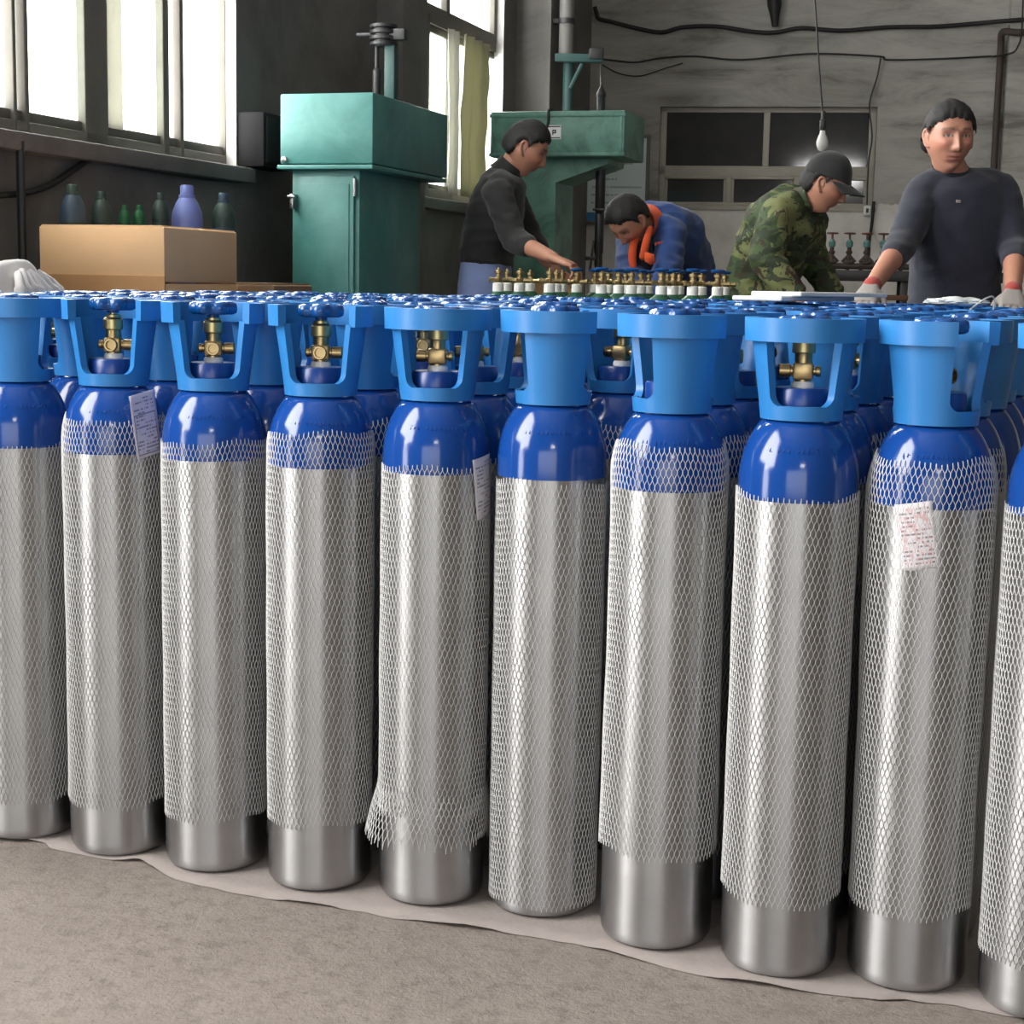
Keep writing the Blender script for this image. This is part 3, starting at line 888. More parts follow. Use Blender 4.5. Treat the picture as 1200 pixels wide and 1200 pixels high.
bm = bm_new(); lathe(bm, [(.03, hz0 - .16), (.035, hz0 - .14), (.035, hz0)], 16, Matrix.Translation(((cu0 + cu1) / 2, cdp + .28, 0)))
lathe(bm, [(.008, hz0 - .30), (.012, hz0 - .28), (.016, hz0 - .16)], 12, Matrix.Translation(((cu0 + cu1) / 2, cdp + .28, 0))); obj('spindle', bm, 'dark_steel', t)
bm = bm_new(); fbox(bm, cu0 - .02, cu1 + .02, cdp - .01, cdp + .5, .86, .93, .008); fbox(bm, cu0 + .08, cu1 - .08, cdp - .01, cdp + .3, .60, .87, .01); obj('work_table', bm, 'worn_green_machine', t)

# machine 2: the same kind seen from its long side
f = Fr(at(574, 184, 8.5), WA)
hu1 = f.front(732, 150)[0]; hz0 = f.front(650, 184)[1]; hz1 = f.front(650, 130)[1]
hd = f.side(755, 165, hu1)[0]
t = thing('drilling_machine', 'worn green drilling machine with a white name plate, behind the man in the dark jacket', 'machine', f.o, f.rz)
bm = bm_new(); fbox(bm, 0, hu1, 0, hd, hz0, hz1, .008); obj('head_box', bm, 'worn_green_machine', t)
bm = bm_new()
for z in (hz0 + .012, hz1 - .022): fbox(bm, -.004, hu1 + .004, -.006, .012, z - .008, z + .010, .003)
for u in (.012, hu1 - .02): fbox(bm, u - .008, u + .010, -.005, .012, hz0 + .01, hz1 - .02, .003)
obj('head_rim', bm, 'worn_green_machine', t)
bv = .10
P_ = lambda px, py: f.front(px, py, bv)
poly = [P_(604, 186), P_(713, 186), P_(712, 192), P_(651, 214), P_(649, 330)]
poly = [(u, z) for u, z in poly] + [(P_(649, 330)[0], .0), (P_(604, 186)[0], .0)]
bm = bm_new(); prism(bm, [(u, bv, z) for u, z in poly], (0, .34, 0)); obj('column', bm, 'worn_green_machine', t)
bm = bm_new(); fbox(bm, poly[0][0] - .05, poly[4][0] + .55, bv - .08, bv + .46, 0, .12, .01); obj('base', bm, 'worn_green_machine', t)
bm = bm_new(); fbox(bm, poly[4][0] - .02, poly[4][0] + .5, bv - .02, bv + .38, .74, .80, .008); fbox(bm, poly[4][0] - .02, poly[4][0] + .2, bv + .1, bv + .26, .5, .75, .01); obj('work_table', bm, 'worn_green_machine', t)
sv = bv + .12
su = f.front(703, 240, sv)[0]
z_ = lambda py: f.front(703, py, sv)[1]
bm = bm_new()
lathe(bm, [(.018, z_(318)), (.022, z_(308)), (.020, z_(298)), (.024, z_(296)), (.024, z_(252)), (.020, z_(250)), (.026, z_(248)), (.026, z_(190))], 16, Matrix.Translation((su, sv, 0)))
box(bm, (su - .028, sv - .03, z_(300)), (.012, .012, .16), Matrix.Rotation(.12, 3, 'Y'), .003); box(bm, (su + .012, sv - .034, z_(246)), (.08, .012, .012), None, .003)
box(bm, (su - .032, sv - .03, z_(303)), (.06, .016, .02), None, .003)
obj('spindle', bm, 'dark_steel', t)
bm = bm_new(); uq = f.front(704.5, 115, sv)[0]
lathe(bm, [(.022, hz1 - .02), (.022, f.front(704, 114, sv)[1]), (.026, f.front(704, 112, sv)[1]), (.022, f.front(704, 108, sv)[1]), (.008, f.front(704, 102, sv)[1]), (.004, f.front(704, 98, sv)[1])], 14, Matrix.Translation((uq, sv, 0))); obj('quill', bm, 'dark_steel', t)
p0, p1 = f.front(640.5, 147, 0), f.front(657.5, 163, 0)
bm = bm_new(); fbox(bm, p0[0], p1[0], -.006, .002, p1[1], p0[1]); npl = obj('name_plate', bm, 'white_board', t, smooth=False)
bm = bm_new(); w_ = p1[0] - p0[0]; h_ = p0[1] - p1[1]; X = lambda a: p0[0] + w_ * a; Z = lambda b: p1[1] + h_ * b
fbox(bm, X(.04), X(.96), -.0075, -.004, Z(.86), Z(.95)); fbox(bm, X(.04), X(.96), -.0075, -.004, Z(.05), Z(.13))
fbox(bm, X(.42), X(.50), -.0075, -.004, Z(.30), Z(.68)); fbox(bm, X(.46), X(.66), -.0075, -.004, Z(.58), Z(.68)); fbox(bm, X(.58), X(.68), -.0075, -.004, Z(.42), Z(.66)); fbox(bm, X(.46), X(.66), -.0075, -.004, Z(.40), Z(.50))
obj('plate_print', bm, 'dark_steel', npl, smooth=False)
q = f.front(643, 130, 0); q2 = f.front(640, 160, 0)
bm = bm_new(); tube(bm, smooth_path([(q[0], .1, hz1 + .006), (q[0], .0, hz1 + .006), (q[0], -.008, hz1 - .06), (q2[0] - .01, -.008, q2[1])]), .007, 6); obj('power_lead', bm, 'black_rubber', t)

# grey box on the left wall beside the first machine
s_, z0_ = on_left(316, 197, -.1); s2_, z1_ = on_left(330, 137, -.1)
t = thing('switch_box', 'dark grey switch box on the wall left of the cabinet machine', 'switch box', wall_pt((s_ + s2_) / 2))
bm = bm_new(); w_ = .30
box(bm, DL * 0 - NL * .06 + Vector((0, 0, (z0_ + z1_) / 2)), (w_, .12, z1_ - z0_), RL, .006); obj('box_body', bm, 'switch_grey', t)
bm = bm_new(); box(bm, -NL * .124 + Vector((0, 0, (z0_ + z1_) / 2)), (w_ - .03, .012, z1_ - z0_ - .03), RL, .004); obj('box_door', bm, 'switch_grey', t)

# ------------------------------------------------------------------ pipes, cables and the bulb
def cable(name, label, pts, rad, mat, cat='cable', n=6):
    bm = bm_new(); tube(bm, smooth_path(pts, 5), rad, n); return tag(obj(name, bm, mat, angle=80), label, cat)
def bk(px, py, off=.03): return hit(px, py, CORNER - NB * off, NB)
def lf(px, py, off=.03): return hit(px, py, PL - NL * off, NL)
cable('cable_bundle', 'thick black cable bundle sagging along the top of the back wall',
      [bk(697, 8), bk(699, 15), bk(702, 22), bk(718, 26), bk(745, 33), bk(775, 38), bk(800, 32), bk(840, 31), bk(880, 37), bk(908, 38), (bk(940, 33)), bk(985, 36), bk(1040, 32), bk(1100, 31), bk(1150, 27, .04), bk(1172, 25, .145), bk(1215, 22, .15)], .016, 'black_rubber')
cable('wire', 'thin dark wire crossing the back wall below the cable bundle',
      [bk(698, 68, .05), bk(720, 71), bk(745, 73), bk(775, 68), bk(815, 66), bk(870, 70), bk(950, 63), bk(1030, 66), bk(1040, 70), bk(1100, 69), bk(1158, 66), bk(1165, 66, .16), bk(1186, 62, .17), bk(1193, 54, .24), bk(1197, 40, .24), bk(1199, 0, .2), bk(1200, -30, .15)], .0065, 'black_rubber', 'wire')
cable('wire', 'thin wire dropping from the crossing wire above the right end of the window', [bk(1032, 68, .035), bk(1028, 90), bk(1021, 112), bk(1019, 128), bk(1022, 160), bk(1018, 190), bk(1016, 240)], .0055, 'dark_steel', 'wire')
cable('wire', 'faint lower wire sagging beside the bracket on the back wall', [bk(706, 76), bk(725, 86), bk(750, 89), bk(780, 80), bk(800, 74)], .005, 'dark_steel', 'wire')
bm = bm_new(); p = bk(908, 36, .06); q = bk(906, -30, .06)
tube(bm, [p + Vector((0, 0, .028)), bk(908, 18, .06), bk(907.5, 6, .06), q], [.022, .034, .05, .05], 8); tag(obj('hanging_strap', bm, 'black_rubber', angle=80), 'black strap hanging down to the cable bundle over the window', 'strap')
# pipes in the corner
t = thing('wall_pipe', 'pale vertical pipe in the dark corner above the green machine', 'pipe', lf(657, 334, .30).xy.to_3d())
o_ = t.location
def off_(px, py, y): p = at(px, py, y); return p - o_
yy = o_.y
bm = bm_new(); lathe(bm, [(.046, off_(657, 66, yy).z), (.046, H)], 16); obj('upper_pipe', bm, 'grey_pipe', t)
bm = bm_new(); lathe(bm, [(.036, 0), (.036, off_(657, 66, yy).z)], 14, Matrix.Translation((.02, 0, 0))); obj('lower_pipe', bm, 'teal_pipe', t)
bm = bm_new(); lathe(bm, [(.056, off_(657, 28, yy).z), (.056, off_(657, 22, yy).z)], 16); box(bm, (-.05, 0, off_(657, 25, yy).z), (.07, .03, .03), None, .004); obj('pipe_clip', bm, 'dark_steel', t)
bm = bm_new(); a = off_(650, 69, yy); b = off_(706, 67, yy)
box(bm, ((a.x + b.x) / 2, -.05, a.z), (b.x - a.x, .05, .05), None, .006); tube(bm, [off_(682, 76, yy) + Vector((0, -.05, 0)), off_(668, 104, yy) + Vector((0, -.03, 0))], .014, 8)
obj('bracket_arm', bm, 'teal_pipe', t)
bm = bm_new(); c_ = off_(698, 67, yy); box(bm, (c_.x, -.05, c_.z + .012), (.09, .07, .07), None, .01); obj('bracket_head', bm, 'dark_steel', t)
cable('wire', 'twin wire hanging from the bracket to the green machine', [at(704, 74, yy - .1), at(704, 90, (yy + 8.78) / 2), at(704.5, 100, 8.78)], .005, 'black_rubber', 'wire')
bm = bm_new(); pz_ = bk(668, 100, .05)
lathe(bm, [(.022, 0), (.022, H)], 10, Matrix.Translation((pz_.x + .05, pz_.y - .02, 0))); tag(obj('drain_pipe', bm, 'rusty_pipe'), 'thin dark pipe beside the pale pipe in the corner', 'pipe')
# conduit on the right
bm = bm_new(); a = bk(1210, 38, .17); e = bk(1174, 38, .05)
zc = e.z
tube(bm, smooth_path([a, bk(1190, 38, .17), bk(1178, 37, .12), bk(1173.5, 41, .09), e - Vector((0, 0, .12)), Vector((e.x, e.y, zc - .6)), Vector((e.x, e.y, .5)), Vector((e.x, e.y, 0))], 4), .024, 10)
tag(obj('conduit', bm, 'rusty_pipe', angle=80), 'rust brown conduit bending down the wall behind the man in the sweater', 'pipe')
# bulb on a wire
yb = 9.0
p = at(963, 132, yb)
t = thing('hanging_bulb', 'bare light bulb on a long wire before the back window', 'light bulb', at(963, 178, yb))
b0 = Vector(t.location)
bm = bm_new(); tube(bm, smooth_path([at(952, -40, yb) - b0, at(955, 0, yb) - b0, at(960, 80, yb) - b0, at(963.5, 126, yb) - b0, at(963, 138, yb) - b0], 4), .005, 6); obj('flex', bm, 'black_rubber', t)
hz = lambda py: (at(963, py, yb) - b0).z
bm = bm_new(); lathe(bm, [(.008, hz(130)), (.014, hz(132)), (.014, hz(140)), (.02, hz(141)), (.02, hz(151)), (.016, hz(153))], 16); obj('lamp_holder', bm, 'dark_steel', t)
bm = bm_new(); lathe(bm, [(.014, hz(152)), (.017, hz(157)), (.026, hz(161)), (.032, hz(166)), (.031, hz(170)), (.024, hz(175)), (.012, hz(177.5)), (.003, hz(178))], 24); obj('bulb', bm, 'bulb_glass', t)
# cable and crack on the left wall
cable('cable', 'dark cable looping along the left wall under the near window', [lf(-40, 236), lf(0, 229), lf(30, 226), lf(60, 216), lf(90, 196), lf(106, 187), lf(130, 190), lf(180, 199), lf(240, 208), lf(280, 212)], .011, 'black_rubber')
bm = bm_new(); p = lf(23, 158, .06); tube(bm, [Vector((p.x, p.y, 0)), Vector((p.x, p.y, p.z - .02))], .014, 8); tag(obj('conduit', bm, 'dark_steel'), 'dark vertical conduit below the near window at far left', 'pipe')
# switch and lead by the back window
t = thing('wall_switch', 'small white switch under the right end of the back window', 'switch', bk(1016, 247, 0))
bm = bm_new(); box(bm, -NB * .018, (.05, .036, .07), RB, .006); obj('switch_body', bm, 'white_plastic', t)
bm = bm_new(); box(bm, -NB * .038, (.018, .01, .03), RB, .002); obj('rocker', bm, 'dark_steel', t)
cable('cable', 'dark lead running down the wall to the valve manifold', [bk(1024, 236), bk(1023, 250), bk(1021, 268), bk(1019, 282, .2), bk(1018, 300, .3)], .011, 'black_rubber')

# notice board on the back wall
t = thing('notice_board', 'pale blue framed notice board on the back wall left of the window', 'notice board', bk(722, 215, 0))
a, b = on_back(688.5, 160), on_back(757.5, 262)
c0 = (on_back(722, 215)[0]); zc = t.location.z
t2 = NT('notice_print'); uv = t2.coord('UV'); sp = t2.node('ShaderNodeSeparateXYZ'); t2.link(uv, sp.inputs[0]); u, v = sp.outputs[0], sp.outputs[1]
rows = 11
rid = t2.math('FLOOR', t2.math('MULTIPLY', v, rows)); fr = t2.math('FRACT', t2.math('MULTIPLY', v, rows))
cm = t2.node('ShaderNodeCombineXYZ'); t2.link(t2.math('FLOOR', t2.math('MULTIPLY', u, 46)), cm.inputs[0]); t2.link(rid, cm.inputs[1])
wn = t2.node('ShaderNodeTexWhiteNoise', noise_dimensions='2D'); t2.link(cm.outputs[0], wn.inputs['Vector'])
cm2 = t2.node('ShaderNodeCombineXYZ'); t2.link(rid, cm2.inputs[1]); wn2 = t2.node('ShaderNodeTexWhiteNoise', noise_dimensions='2D'); t2.link(cm2.outputs[0], wn2.inputs['Vector'])
mask = t2.math('MULTIPLY', t2.math('MULTIPLY', t2.math('GREATER_THAN', fr, .45), t2.math('LESS_THAN', fr, .68)), t2.math('GREATER_THAN', wn.outputs[0], .25))
mask = t2.math('MULTIPLY', mask, t2.math('MULTIPLY', t2.math('GREATER_THAN', u, .09), t2.math('LESS_THAN', u, t2.math('MULTIPLY_ADD', wn2.outputs[0], .45, .5))))
mask = t2.math('MULTIPLY', mask, t2.math('GREATER_THAN', v, .2))
c = t2.mix(t2.math('MULTIPLY', mask, .6), (.74, .86, .86), (.20, .28, .32))
c = t2.mix(t2.math('LESS_THAN', v, .12), c, (.05, .22, .50)); t2.col(c); t2.set(Roughness=.4); M['notice_print'] = t2.m
bm = bm_new(); uvl = bm.loops.layers.uv.new('UVMap')
bw_, bh_ = b[0] - a[0], a[1] - b[1]
cs = (a[0] + b[0]) / 2 - c0; cz = (a[1] + b[1]) / 2 - zc
vv = [bm.verts.new(DB * (cs + sx_ * bw_ / 2) - NB * .022 + Vector((0, 0, cz + sz_ * bh_ / 2))) for sx_, sz_ in ((-1, -1), (1, -1), (1, 1), (-1, 1))]
fc = bm.faces.new(vv)
for l, q in zip(fc.loops, ((0, 0), (1, 0), (1, 1), (0, 1))): l[uvl].uv = q
o = obj('printed_sheet', bm, 'notice_print', t, smooth=False); md = o.modifiers.new('thickness', 'SOLIDIFY'); md.thickness = .018; md.offset = 0
for du, dz, su_, sz_ in ((0, bh_ / 2, bw_ + .03, .025), (0, -bh_ / 2, bw_ + .03, .025), (-bw_ / 2, 0, .025, bh_), (bw_ / 2, 0, .025, bh_)):
    bm = bm_new(); box(bm, DB * (cs + du) - NB * .02 + Vector((0, 0, cz + dz)), (su_, .04, sz_), RB, .004); obj('frame_strip', bm, 'grey_pipe', t)

# ------------------------------------------------------------------ valve manifold bench before the back wall
ym = 9.35
t = thing('manifold_bench', 'dark steel bench carrying a row of valves behind the camouflage man', 'workbench', (at(1010, 330, ym).x, ym, 0), -BA)
inv = Matrix.Rotation(BA, 3, 'Z')
tz = at(1010, 317, ym).z; x0 = at(950, 320, ym).x - t.location.x; x1 = x0 + 1.05
bm = bm_new(); box(bm, ((x0 + x1) / 2, 0, tz - .03), (x1 - x0, .34, .06), None, .005); obj('top_beam', bm, 'dark_steel', t)
for X in (x0 + .05, x0 + .52, x1 - .05):
    for Y in (-.13, .13):
        bm = bm_new(); box(bm, (X, Y, (tz - .06) / 2), (.04, .04, tz - .06), None, .004); obj('leg', bm, 'dark_steel', t)
bm = bm_new(); box(bm, ((x0 + x1) / 2, 0, tz - .15), (x1 - x0, .32, .03), None, .004); obj('shelf', bm, 'bench_wood', t)
bm = bm_new(); tube(bm, [(x0 + .02, -.10, tz + .022), (x1 - .02, -.10, tz + .022)], .018, 10)
for k in range(14): lathe(bm, [(.024, 0), (.024, .02)], 8, Matrix.Translation((x0 + .05 + k * .073, -.10, tz + .022)) @ Matrix.Rotation(PI / 2, 4, 'Y'))
obj('manifold_pipe', bm, 'rusty_pipe', t)
for k, px in enumerate((960, 978.5, 998.5, 1018.5, 1037.5, 1057, 1076)):
    X = at(px, 300, ym - .1).x - t.location.x
    lab = ['first valve from the left on the manifold, behind the camouflage sleeve', 'second valve from the left on the manifold bench, with rusty wheel', 'third valve from the left on the manifold bench, with teal body',
           'fourth valve from the left on the manifold, below the dark lead', 'fifth valve on the manifold, beside the sweater man elbow', 'sixth valve on the manifold, behind the sweater sleeve', 'last valve on the manifold, behind the sweater man'][k]
    wp = t.matrix_basis @ Vector((X, -.10, tz + .038))
    vt = thing('manifold_valve', lab, 'valve', wp, -BA, 'valves on the manifold bench')
    bm = bm_new()
    lathe(bm, [(.030, 0), (.030, .008), (.014, .016), (.012, .05), (.018, .056), (.018, .066), (.012, .07), (.012, .09)], 14)
    for s in (-1, 1): tube(bm, [(0, 0, .045), (s * .025, 0, .02), (s * .036, 0, .006)], [.009, .008, .010], 8)
    obj('valve_foot', bm, 'rusty_pipe', vt)
    bm = bm_new(); lathe(bm, [(.012, .088), (.019, .094), (.020, .118), (.014, .126), (.010, .132)], 14); obj('bonnet', bm, 'teal_valve', vt)
    bm = bm_new(); lathe(bm, [(.006, .13), (.006, .166)], 8)
    lathe(bm, [(.012, .160), (.030, .162), (.034, .166), (.030, .170), (.008, .172)], 20); obj('valve_wheel', bm, 'red_paint', vt)
xb = at(972, 340, ym).x - .2
bm = bm_new(); box(bm, (xb + .16, ym + .02, tz - .155 - .22), (.30, .28, .14), None, .005)
t3 = thing('tool_crate', 'brown crate under the manifold bench shelf beside the camouflage man', 'crate', (xb + .16, ym - .3, 0))
bm2 = bm; bm2.free()
bm = bm_new(); box(bm, (0, 0, .47), (.34, .24, .94), None, .006); obj('crate_body', bm, 'bench_wood', t3)
bm = bm_new(); box(bm, (0, 0, .955), (.36, .26, .03), None, .005); obj('crate_lid', bm, 'cardboard_dark', t3)

# ------------------------------------------------------------------ things behind the cylinders on the left
f = Fr(at(45, 300, 5.0), WA)
bu = f.front(193, 300)[0]; bz = f.front(110, 265)[1]; bd = f.side(279, 300, bu)[0]; seam = f.front(110, 330)[1]
t = thing('cardboard_box', 'tall tan cardboard box at the left, behind the cylinders', 'box', f.o, f.rz)
bm = bm_new(); fbox(bm, 0, bu, 0, bd, 0, seam - .002, .006); obj('box_body', bm, 'cardboard', t)
bm = bm_new(); fbox(bm, .002, bu - .002, .002, bd - .002, seam + .002, bz, .005); obj('box_sleeve', bm, 'cardboard', t)
for (u0, u1, v0, v1) in ((.01, bu - .01, 0, bd * .49), (.01, bu - .01, bd * .51, bd)):
    bm = bm_new(); fbox(bm, u0, u1, v0 + .004, v1 - .004, bz - .002, bz + .004, .001); obj('flap', bm, 'cardboard', t)
bm = bm_new(); fbox(bm, .001, bu - .001, -.0015, .004, seam - .03, seam + .02); obj('tape', bm, 'parcel_tape', t, smooth=False)
f2 = Fr(f.o + f.u * (bu - .20) + f.v * (bd + .06), WA)
t = thing('cardboard_box', 'small brown cardboard box behind the tall tan box', 'box', f2.o, f2.rz)
bm = bm_new(); fbox(bm, 0, .3, 0, .3, 0, 1.01, .006); obj('box_body', bm, 'cardboard_dark', t)
bm = bm_new(); fbox(bm, .01, .29, .005, .148, 1.01, 1.016); fbox(bm, .01, .29, .152, .295, 1.01, 1.016); obj('flap', bm, 'cardboard_dark', t)
# stuffed sack
p = at(2, 330, 4.5)
bm = bm_new(); bmesh.ops.create_icosphere(bm, subdivisions=5, radius=1.0)
for v in bm.verts:
    c = v.co.copy(); e = .50
    q = Vector([math.copysign(abs(x) ** e, x) for x in c])
    v.co = Vector((q.x * .115, q.y * .15, .525 + q.z * .525))
    up = max(0, q.z)
    v.co.z += up * (.012 - 1.6 * max(0, v.co.x - .02) ** 2 + .02 * noise.noise((v.co.x * 8, v.co.y * 8, 3)))
    k = noise.noise(v.co * 8) * .012 + .006 * math.sin(v.co.x * 85 + noise.noise(v.co * 7) * 5) * up + noise.noise(v.co * 30) * .003
    v.co += c * k
    v.co.z = max(v.co.z, 0)
t = thing('stuffed_sack', 'stuffed white woven sack at the left edge beside the tan box', 'sack', (p.x, p.y, 0), -.3)
obj('sack_body', bm, 'sack_cloth', t, angle=80)
bm = bm_new()
for k in range(7):                                        # the gathered mouth, folded down over the right side
    a = -.09 + k * .028
    tube(bm, smooth_path([(.09, a * .6, 1.03 + .008 * (k % 2)), (.118, a, 1.0), (.132, a * 1.1 + .01 * (k % 3), .95), (.128, a * 1.15, .88 - .02 * (k % 2))], 4), [.012] * 5 + [.018] * 5 + [.016] * 3, 8)
obj('folded_mouth', bm, 'sack_cloth', t, angle=80)
# stored bottles along the left wall
def store(px, ytop, w_px, Y, mat, label, capmat):
    b = at(px, ytop, Y); r = w_px / 2 / F * Y; zt = b.z
    t = thing('storage_bottle', label, 'gas bottle', (b.x, b.y, 0), 0, 'gas bottles stored along the left wall')
    bm = bm_new(); lathe(bm, [(r * .9, 0), (r, .02), (r, zt - r * 2.2), (r * .93, zt - r * 1.7), (r * .72, zt - r * 1.15), (r * .5, zt - r * .8)], 28); obj('bottle_body', bm, mat, t)
    bm = bm_new(); lathe(bm, [(r * .52, zt - r * .86), (r * .52, zt - r * .62), (r * .44, zt - r * .6), (r * .44, zt - r * .12), (r * .36, zt), (r * .1, zt)], 22); obj('guard_cap', bm, capmat, t)
    bm = bm_new(); lathe(bm, [(r * 1.015, zt - r * 3.2), (r * 1.03, zt - r * 3.15), (r * 1.03, zt - r * 2.9), (r * 1.015, zt - r * 2.85)], 28); obj('band', bm, capmat, t)
    return t
store(219, 217, 36, 5.85, 'lavender_paint', 'lavender blue gas bottle standing under the near window', 'lavender_paint')
store(85, 216, 30, 5.28, 'dim_blue_paint', 'dim grey blue gas bottle left of the green pair under the window', 'dim_teal_paint')
store(146, 240, 14, 5.6, 'dim_green_paint', 'left one of two small green bottles under the window', 'dim_green_paint')
store(163, 240, 14, 5.65, 'dim_green_paint', 'right one of two small green bottles under the window', 'dim_green_paint')
store(119, 224, 24, 5.45, 'dim_teal_paint', 'dark teal gas bottle between the blue bottle and the green pair', 'dim_teal_paint')
store(188, 226, 20, 5.75, 'dim_teal_paint', 'dark teal gas bottle left of the lavender one', 'dim_teal_paint')
store(262, 226, 28, 6.2, 'dim_teal_paint', 'dark teal gas bottle between the lavender one and the cabinet machine', 'dim_blue_paint')

# ------------------------------------------------------------------ small green bottles with open valves
ME['small_body'] = lathe_mesh([(.058, 0), (.062, .012), (.062, .92), (.060, .945), (.052, .968), (.040, .985), (.028, .994), (.022, 1.0)], 28, 'green_paint', 'bottle_body')
ME['small_tape'] = lathe_mesh([(.021, .998), (.021, 1.030), (.017, 1.032)], 16, 'white_tape', 'thread_tape')
bm = bm_new(); lathe(bm, [(.013, 1.030), (.015, 1.034), (.015, 1.05), (.011, 1.052), (.011, 1.064), (.015, 1.066), (.015, 1.076), (.006, 1.078), (.006, 1.088)], 14)
for a, l in ((0, .045), (PI, .035)): lathe(bm, [(.0075, .008), (.0075, l - .008), (.010, l - .007), (.010, l)], 10, Matrix.Rotation(a, 4, 'Z') @ Matrix.Translation((0, 0, 1.043)) @ Matrix.Rotation(PI / 2, 4, 'Y'))
ME['small_valve'] = mesh_of(bm, 'brass', 35, 'valve_body')
bm = bm_new(); lathe(bm, [(.008, 1.082), (.020, 1.083), (.026, 1.087), (.026, 1.093), (.020, 1.095), (.006, 1.096)], 18)
ME['small_wheel'] = mesh_of(bm, 'wheel_plastic', 60, 'handwheel')
big = [(584, 0), (609, 0), (644, 0), (676, 1), (705, 1), (740, 1), (775, 1), (789, 1), (812, 1), (822, 1), (841, 1)]
small = [(594, 0), (621, 0), (652, 0), (659, 0), (697, 1), (713, 1), (725, 1), (733, 1), (751, 1), (760, 1), (782, 1), (796, 1), (849, 1)]
placed = []
for row, (lst, Y0) in enumerate(((big, 6.05), (small, 6.75))):
    for i, (px, wh) in enumerate(lst):
        Y = Y0 = {0: 6.05, 1: 6.6}[row] if px != 676 else 6.6; tr = 0
        while True:                                        # step back until it stands free of the others
            p = at(px, 335, Y)
            if all((Vector((p.x, p.y, 0)) - q).length > .128 for q in placed): break
            tr += 1; Y = Y0 + .03 * ((tr + 1) // 2) * (1 if tr % 2 else -1)
        placed.append(Vector((p.x, p.y, 0)))
        where = ordn[i + 1] + ' from the left' if i < len(lst) / 2 else ('rightmost' if i == len(lst) - 1 else ordn[len(lst) - i] + ' from the right')
        t = thing('small_bottle', 'small green bottle with %s valve, %s in the %s row' % ('blue wheeled' if wh else 'bare brass', where, 'nearer' if row == 0 else 'farther'), 'gas bottle', (p.x, p.y, 0), random.uniform(-.6, .6), 'small green bottles with open valves')
        put(ME['small_body'], t); put(ME['small_tape'], t); put(ME['small_valve'], t)
        if wh: put(ME['small_wheel'], t)
p = at(628, 330, 7.55)
t = thing('cardboard_box', 'tan cardboard box behind the green bottles by the dark jacket man', 'box', (p.x, p.y, 0), -.25)
bm = bm_new(); box(bm, (0, 0, .52), (.40, .26, 1.04), None, .006); obj('box_body', bm, 'cardboard', t)
bm = bm_new(); box(bm, (0, -.065, 1.044), (.39, .12, .006)); box(bm, (0, .065, 1.044), (.39, .12, .006)); obj('flap', bm, 'cardboard', t)

# ------------------------------------------------------------------ boards and wrapping lying on the handwheels
zw = .9995
def slab(name, label, corners, z, h, holes=False):
    bm = bm_new(); prism(bm, [(*c, z) for c in corners], (0, 0, h))
    bmesh.ops.bevel(bm, geom=list(bm.edges), offset=.002, segments=1, affect='EDGES')
    return tag(obj(name, bm, 'white_board', None, angle=30), label, 'board')
def at_z(px, py, z): return hit(px, py, (0, 0, z), Vector((0, 0, 1)))
def slab_px(name, label, A, B, Y, dv, z, h):
    a = at(A[0], A[1], Y); b = at(B[0], B[1], Y - .05)
    a, b = Vector((a.x, a.y)), Vector((b.x, b.y)); d = Vector(dv)
    return slab(name, label, [a, b, b + d, a + d], z, h)
slab_px('foam_board', 'lower of two white boards lying on the far handwheels', (858, 352), (916, 354), 4.15, (.27, .42), zw, .0115)
slab_px('foam_board', 'upper of two white boards, stacked askew on the lower one', (880, 346), (939, 348), 4.2, (.30, .36), zw + .012, .0115)
# plastic wrap and strap
p = at(1121, 359, 4.12); zq = .998
bm = bm_new(); bmesh.ops.create_icosphere(bm, subdivisions=5, radius=1.0)
for v in bm.verts:
    c = v.co.copy(); nn = 1 + .25 * noise.noise(c * 2.2) + .12 * noise.noise(c * 6)
    v.co = Vector((c.x * .075 * nn, c.y * .06 * nn, max(0, .006 + c.z * .012 * nn)))
o = obj('plastic_wrap', bm, 'clear_plastic', None, (p.x, p.y, zq + .002), 60); tag(o, 'crumpled clear plastic wrap on the handwheels before the sweater man', 'plastic wrap')
pts = [at(1137, 363, 3.95), at(1143, 358, 4.0), at(1153, 351, 4.02), at(1161, 347.5, 4.04), at(1164.5, 349, 4.05), at(1166, 356, 4.05), at(1164, 363, 4.06)]
bm = bm_new(); sp_ = smooth_path(pts, 4); w_ = Vector((.004, .014, 0)); g = []
for q in sp_: g.append([bm.verts.new(q + w_), bm.verts.new(q - w_)])
for a, b in zip(g, g[1:]): bm.faces.new((a[0], a[1], b[1], b[0]))
o = obj('packing_strap', bm, 'white_plastic', None, angle=80); md = o.modifiers.new('thickness', 'SOLIDIFY'); md.thickness = .004; md.offset = 0
tag(o, 'bent white strap sticking up from the wheels beside the glove', 'strap')
#--PART4--

# ------------------------------------------------------------------ people
SKIN = srgb(172, 122, 101)
t = NT('skin'); at_ = t.node('ShaderNodeAttribute'); at_.attribute_name = 'Col'
t.col(t.mix(t.math('MULTIPLY', t.noise(t.coord(), 30, 4), .25), at_.outputs['Color'], tuple(x * .8 for x in SKIN)))
t.set(Roughness=.5, Subsurface_Weight=.08); t.b.inputs['Subsurface Radius'].default_value = (.012, .005, .003); M['skin'] = t.m
plain('black_hair', (.010, .009, .009), .75, 0, .3, 60)
def cloth(name, col, sc=160, b=.25, var=.2):
    t = NT(name); n = t.noise(t.coord(), 9, 5)
    t.col(t.mix(n, tuple(x * (1 - var) for x in col), tuple(x * (1 + var) for x in col)))
    t.set(Roughness=.88, Sheen_Weight=.15); t.bump(t.noise(t.coord(), sc, 3), b, .003); M[name] = t.m
cloth('navy_knit', srgb(27, 30, 44), 220, .4)
cloth('black_jacket', srgb(32, 32, 33))
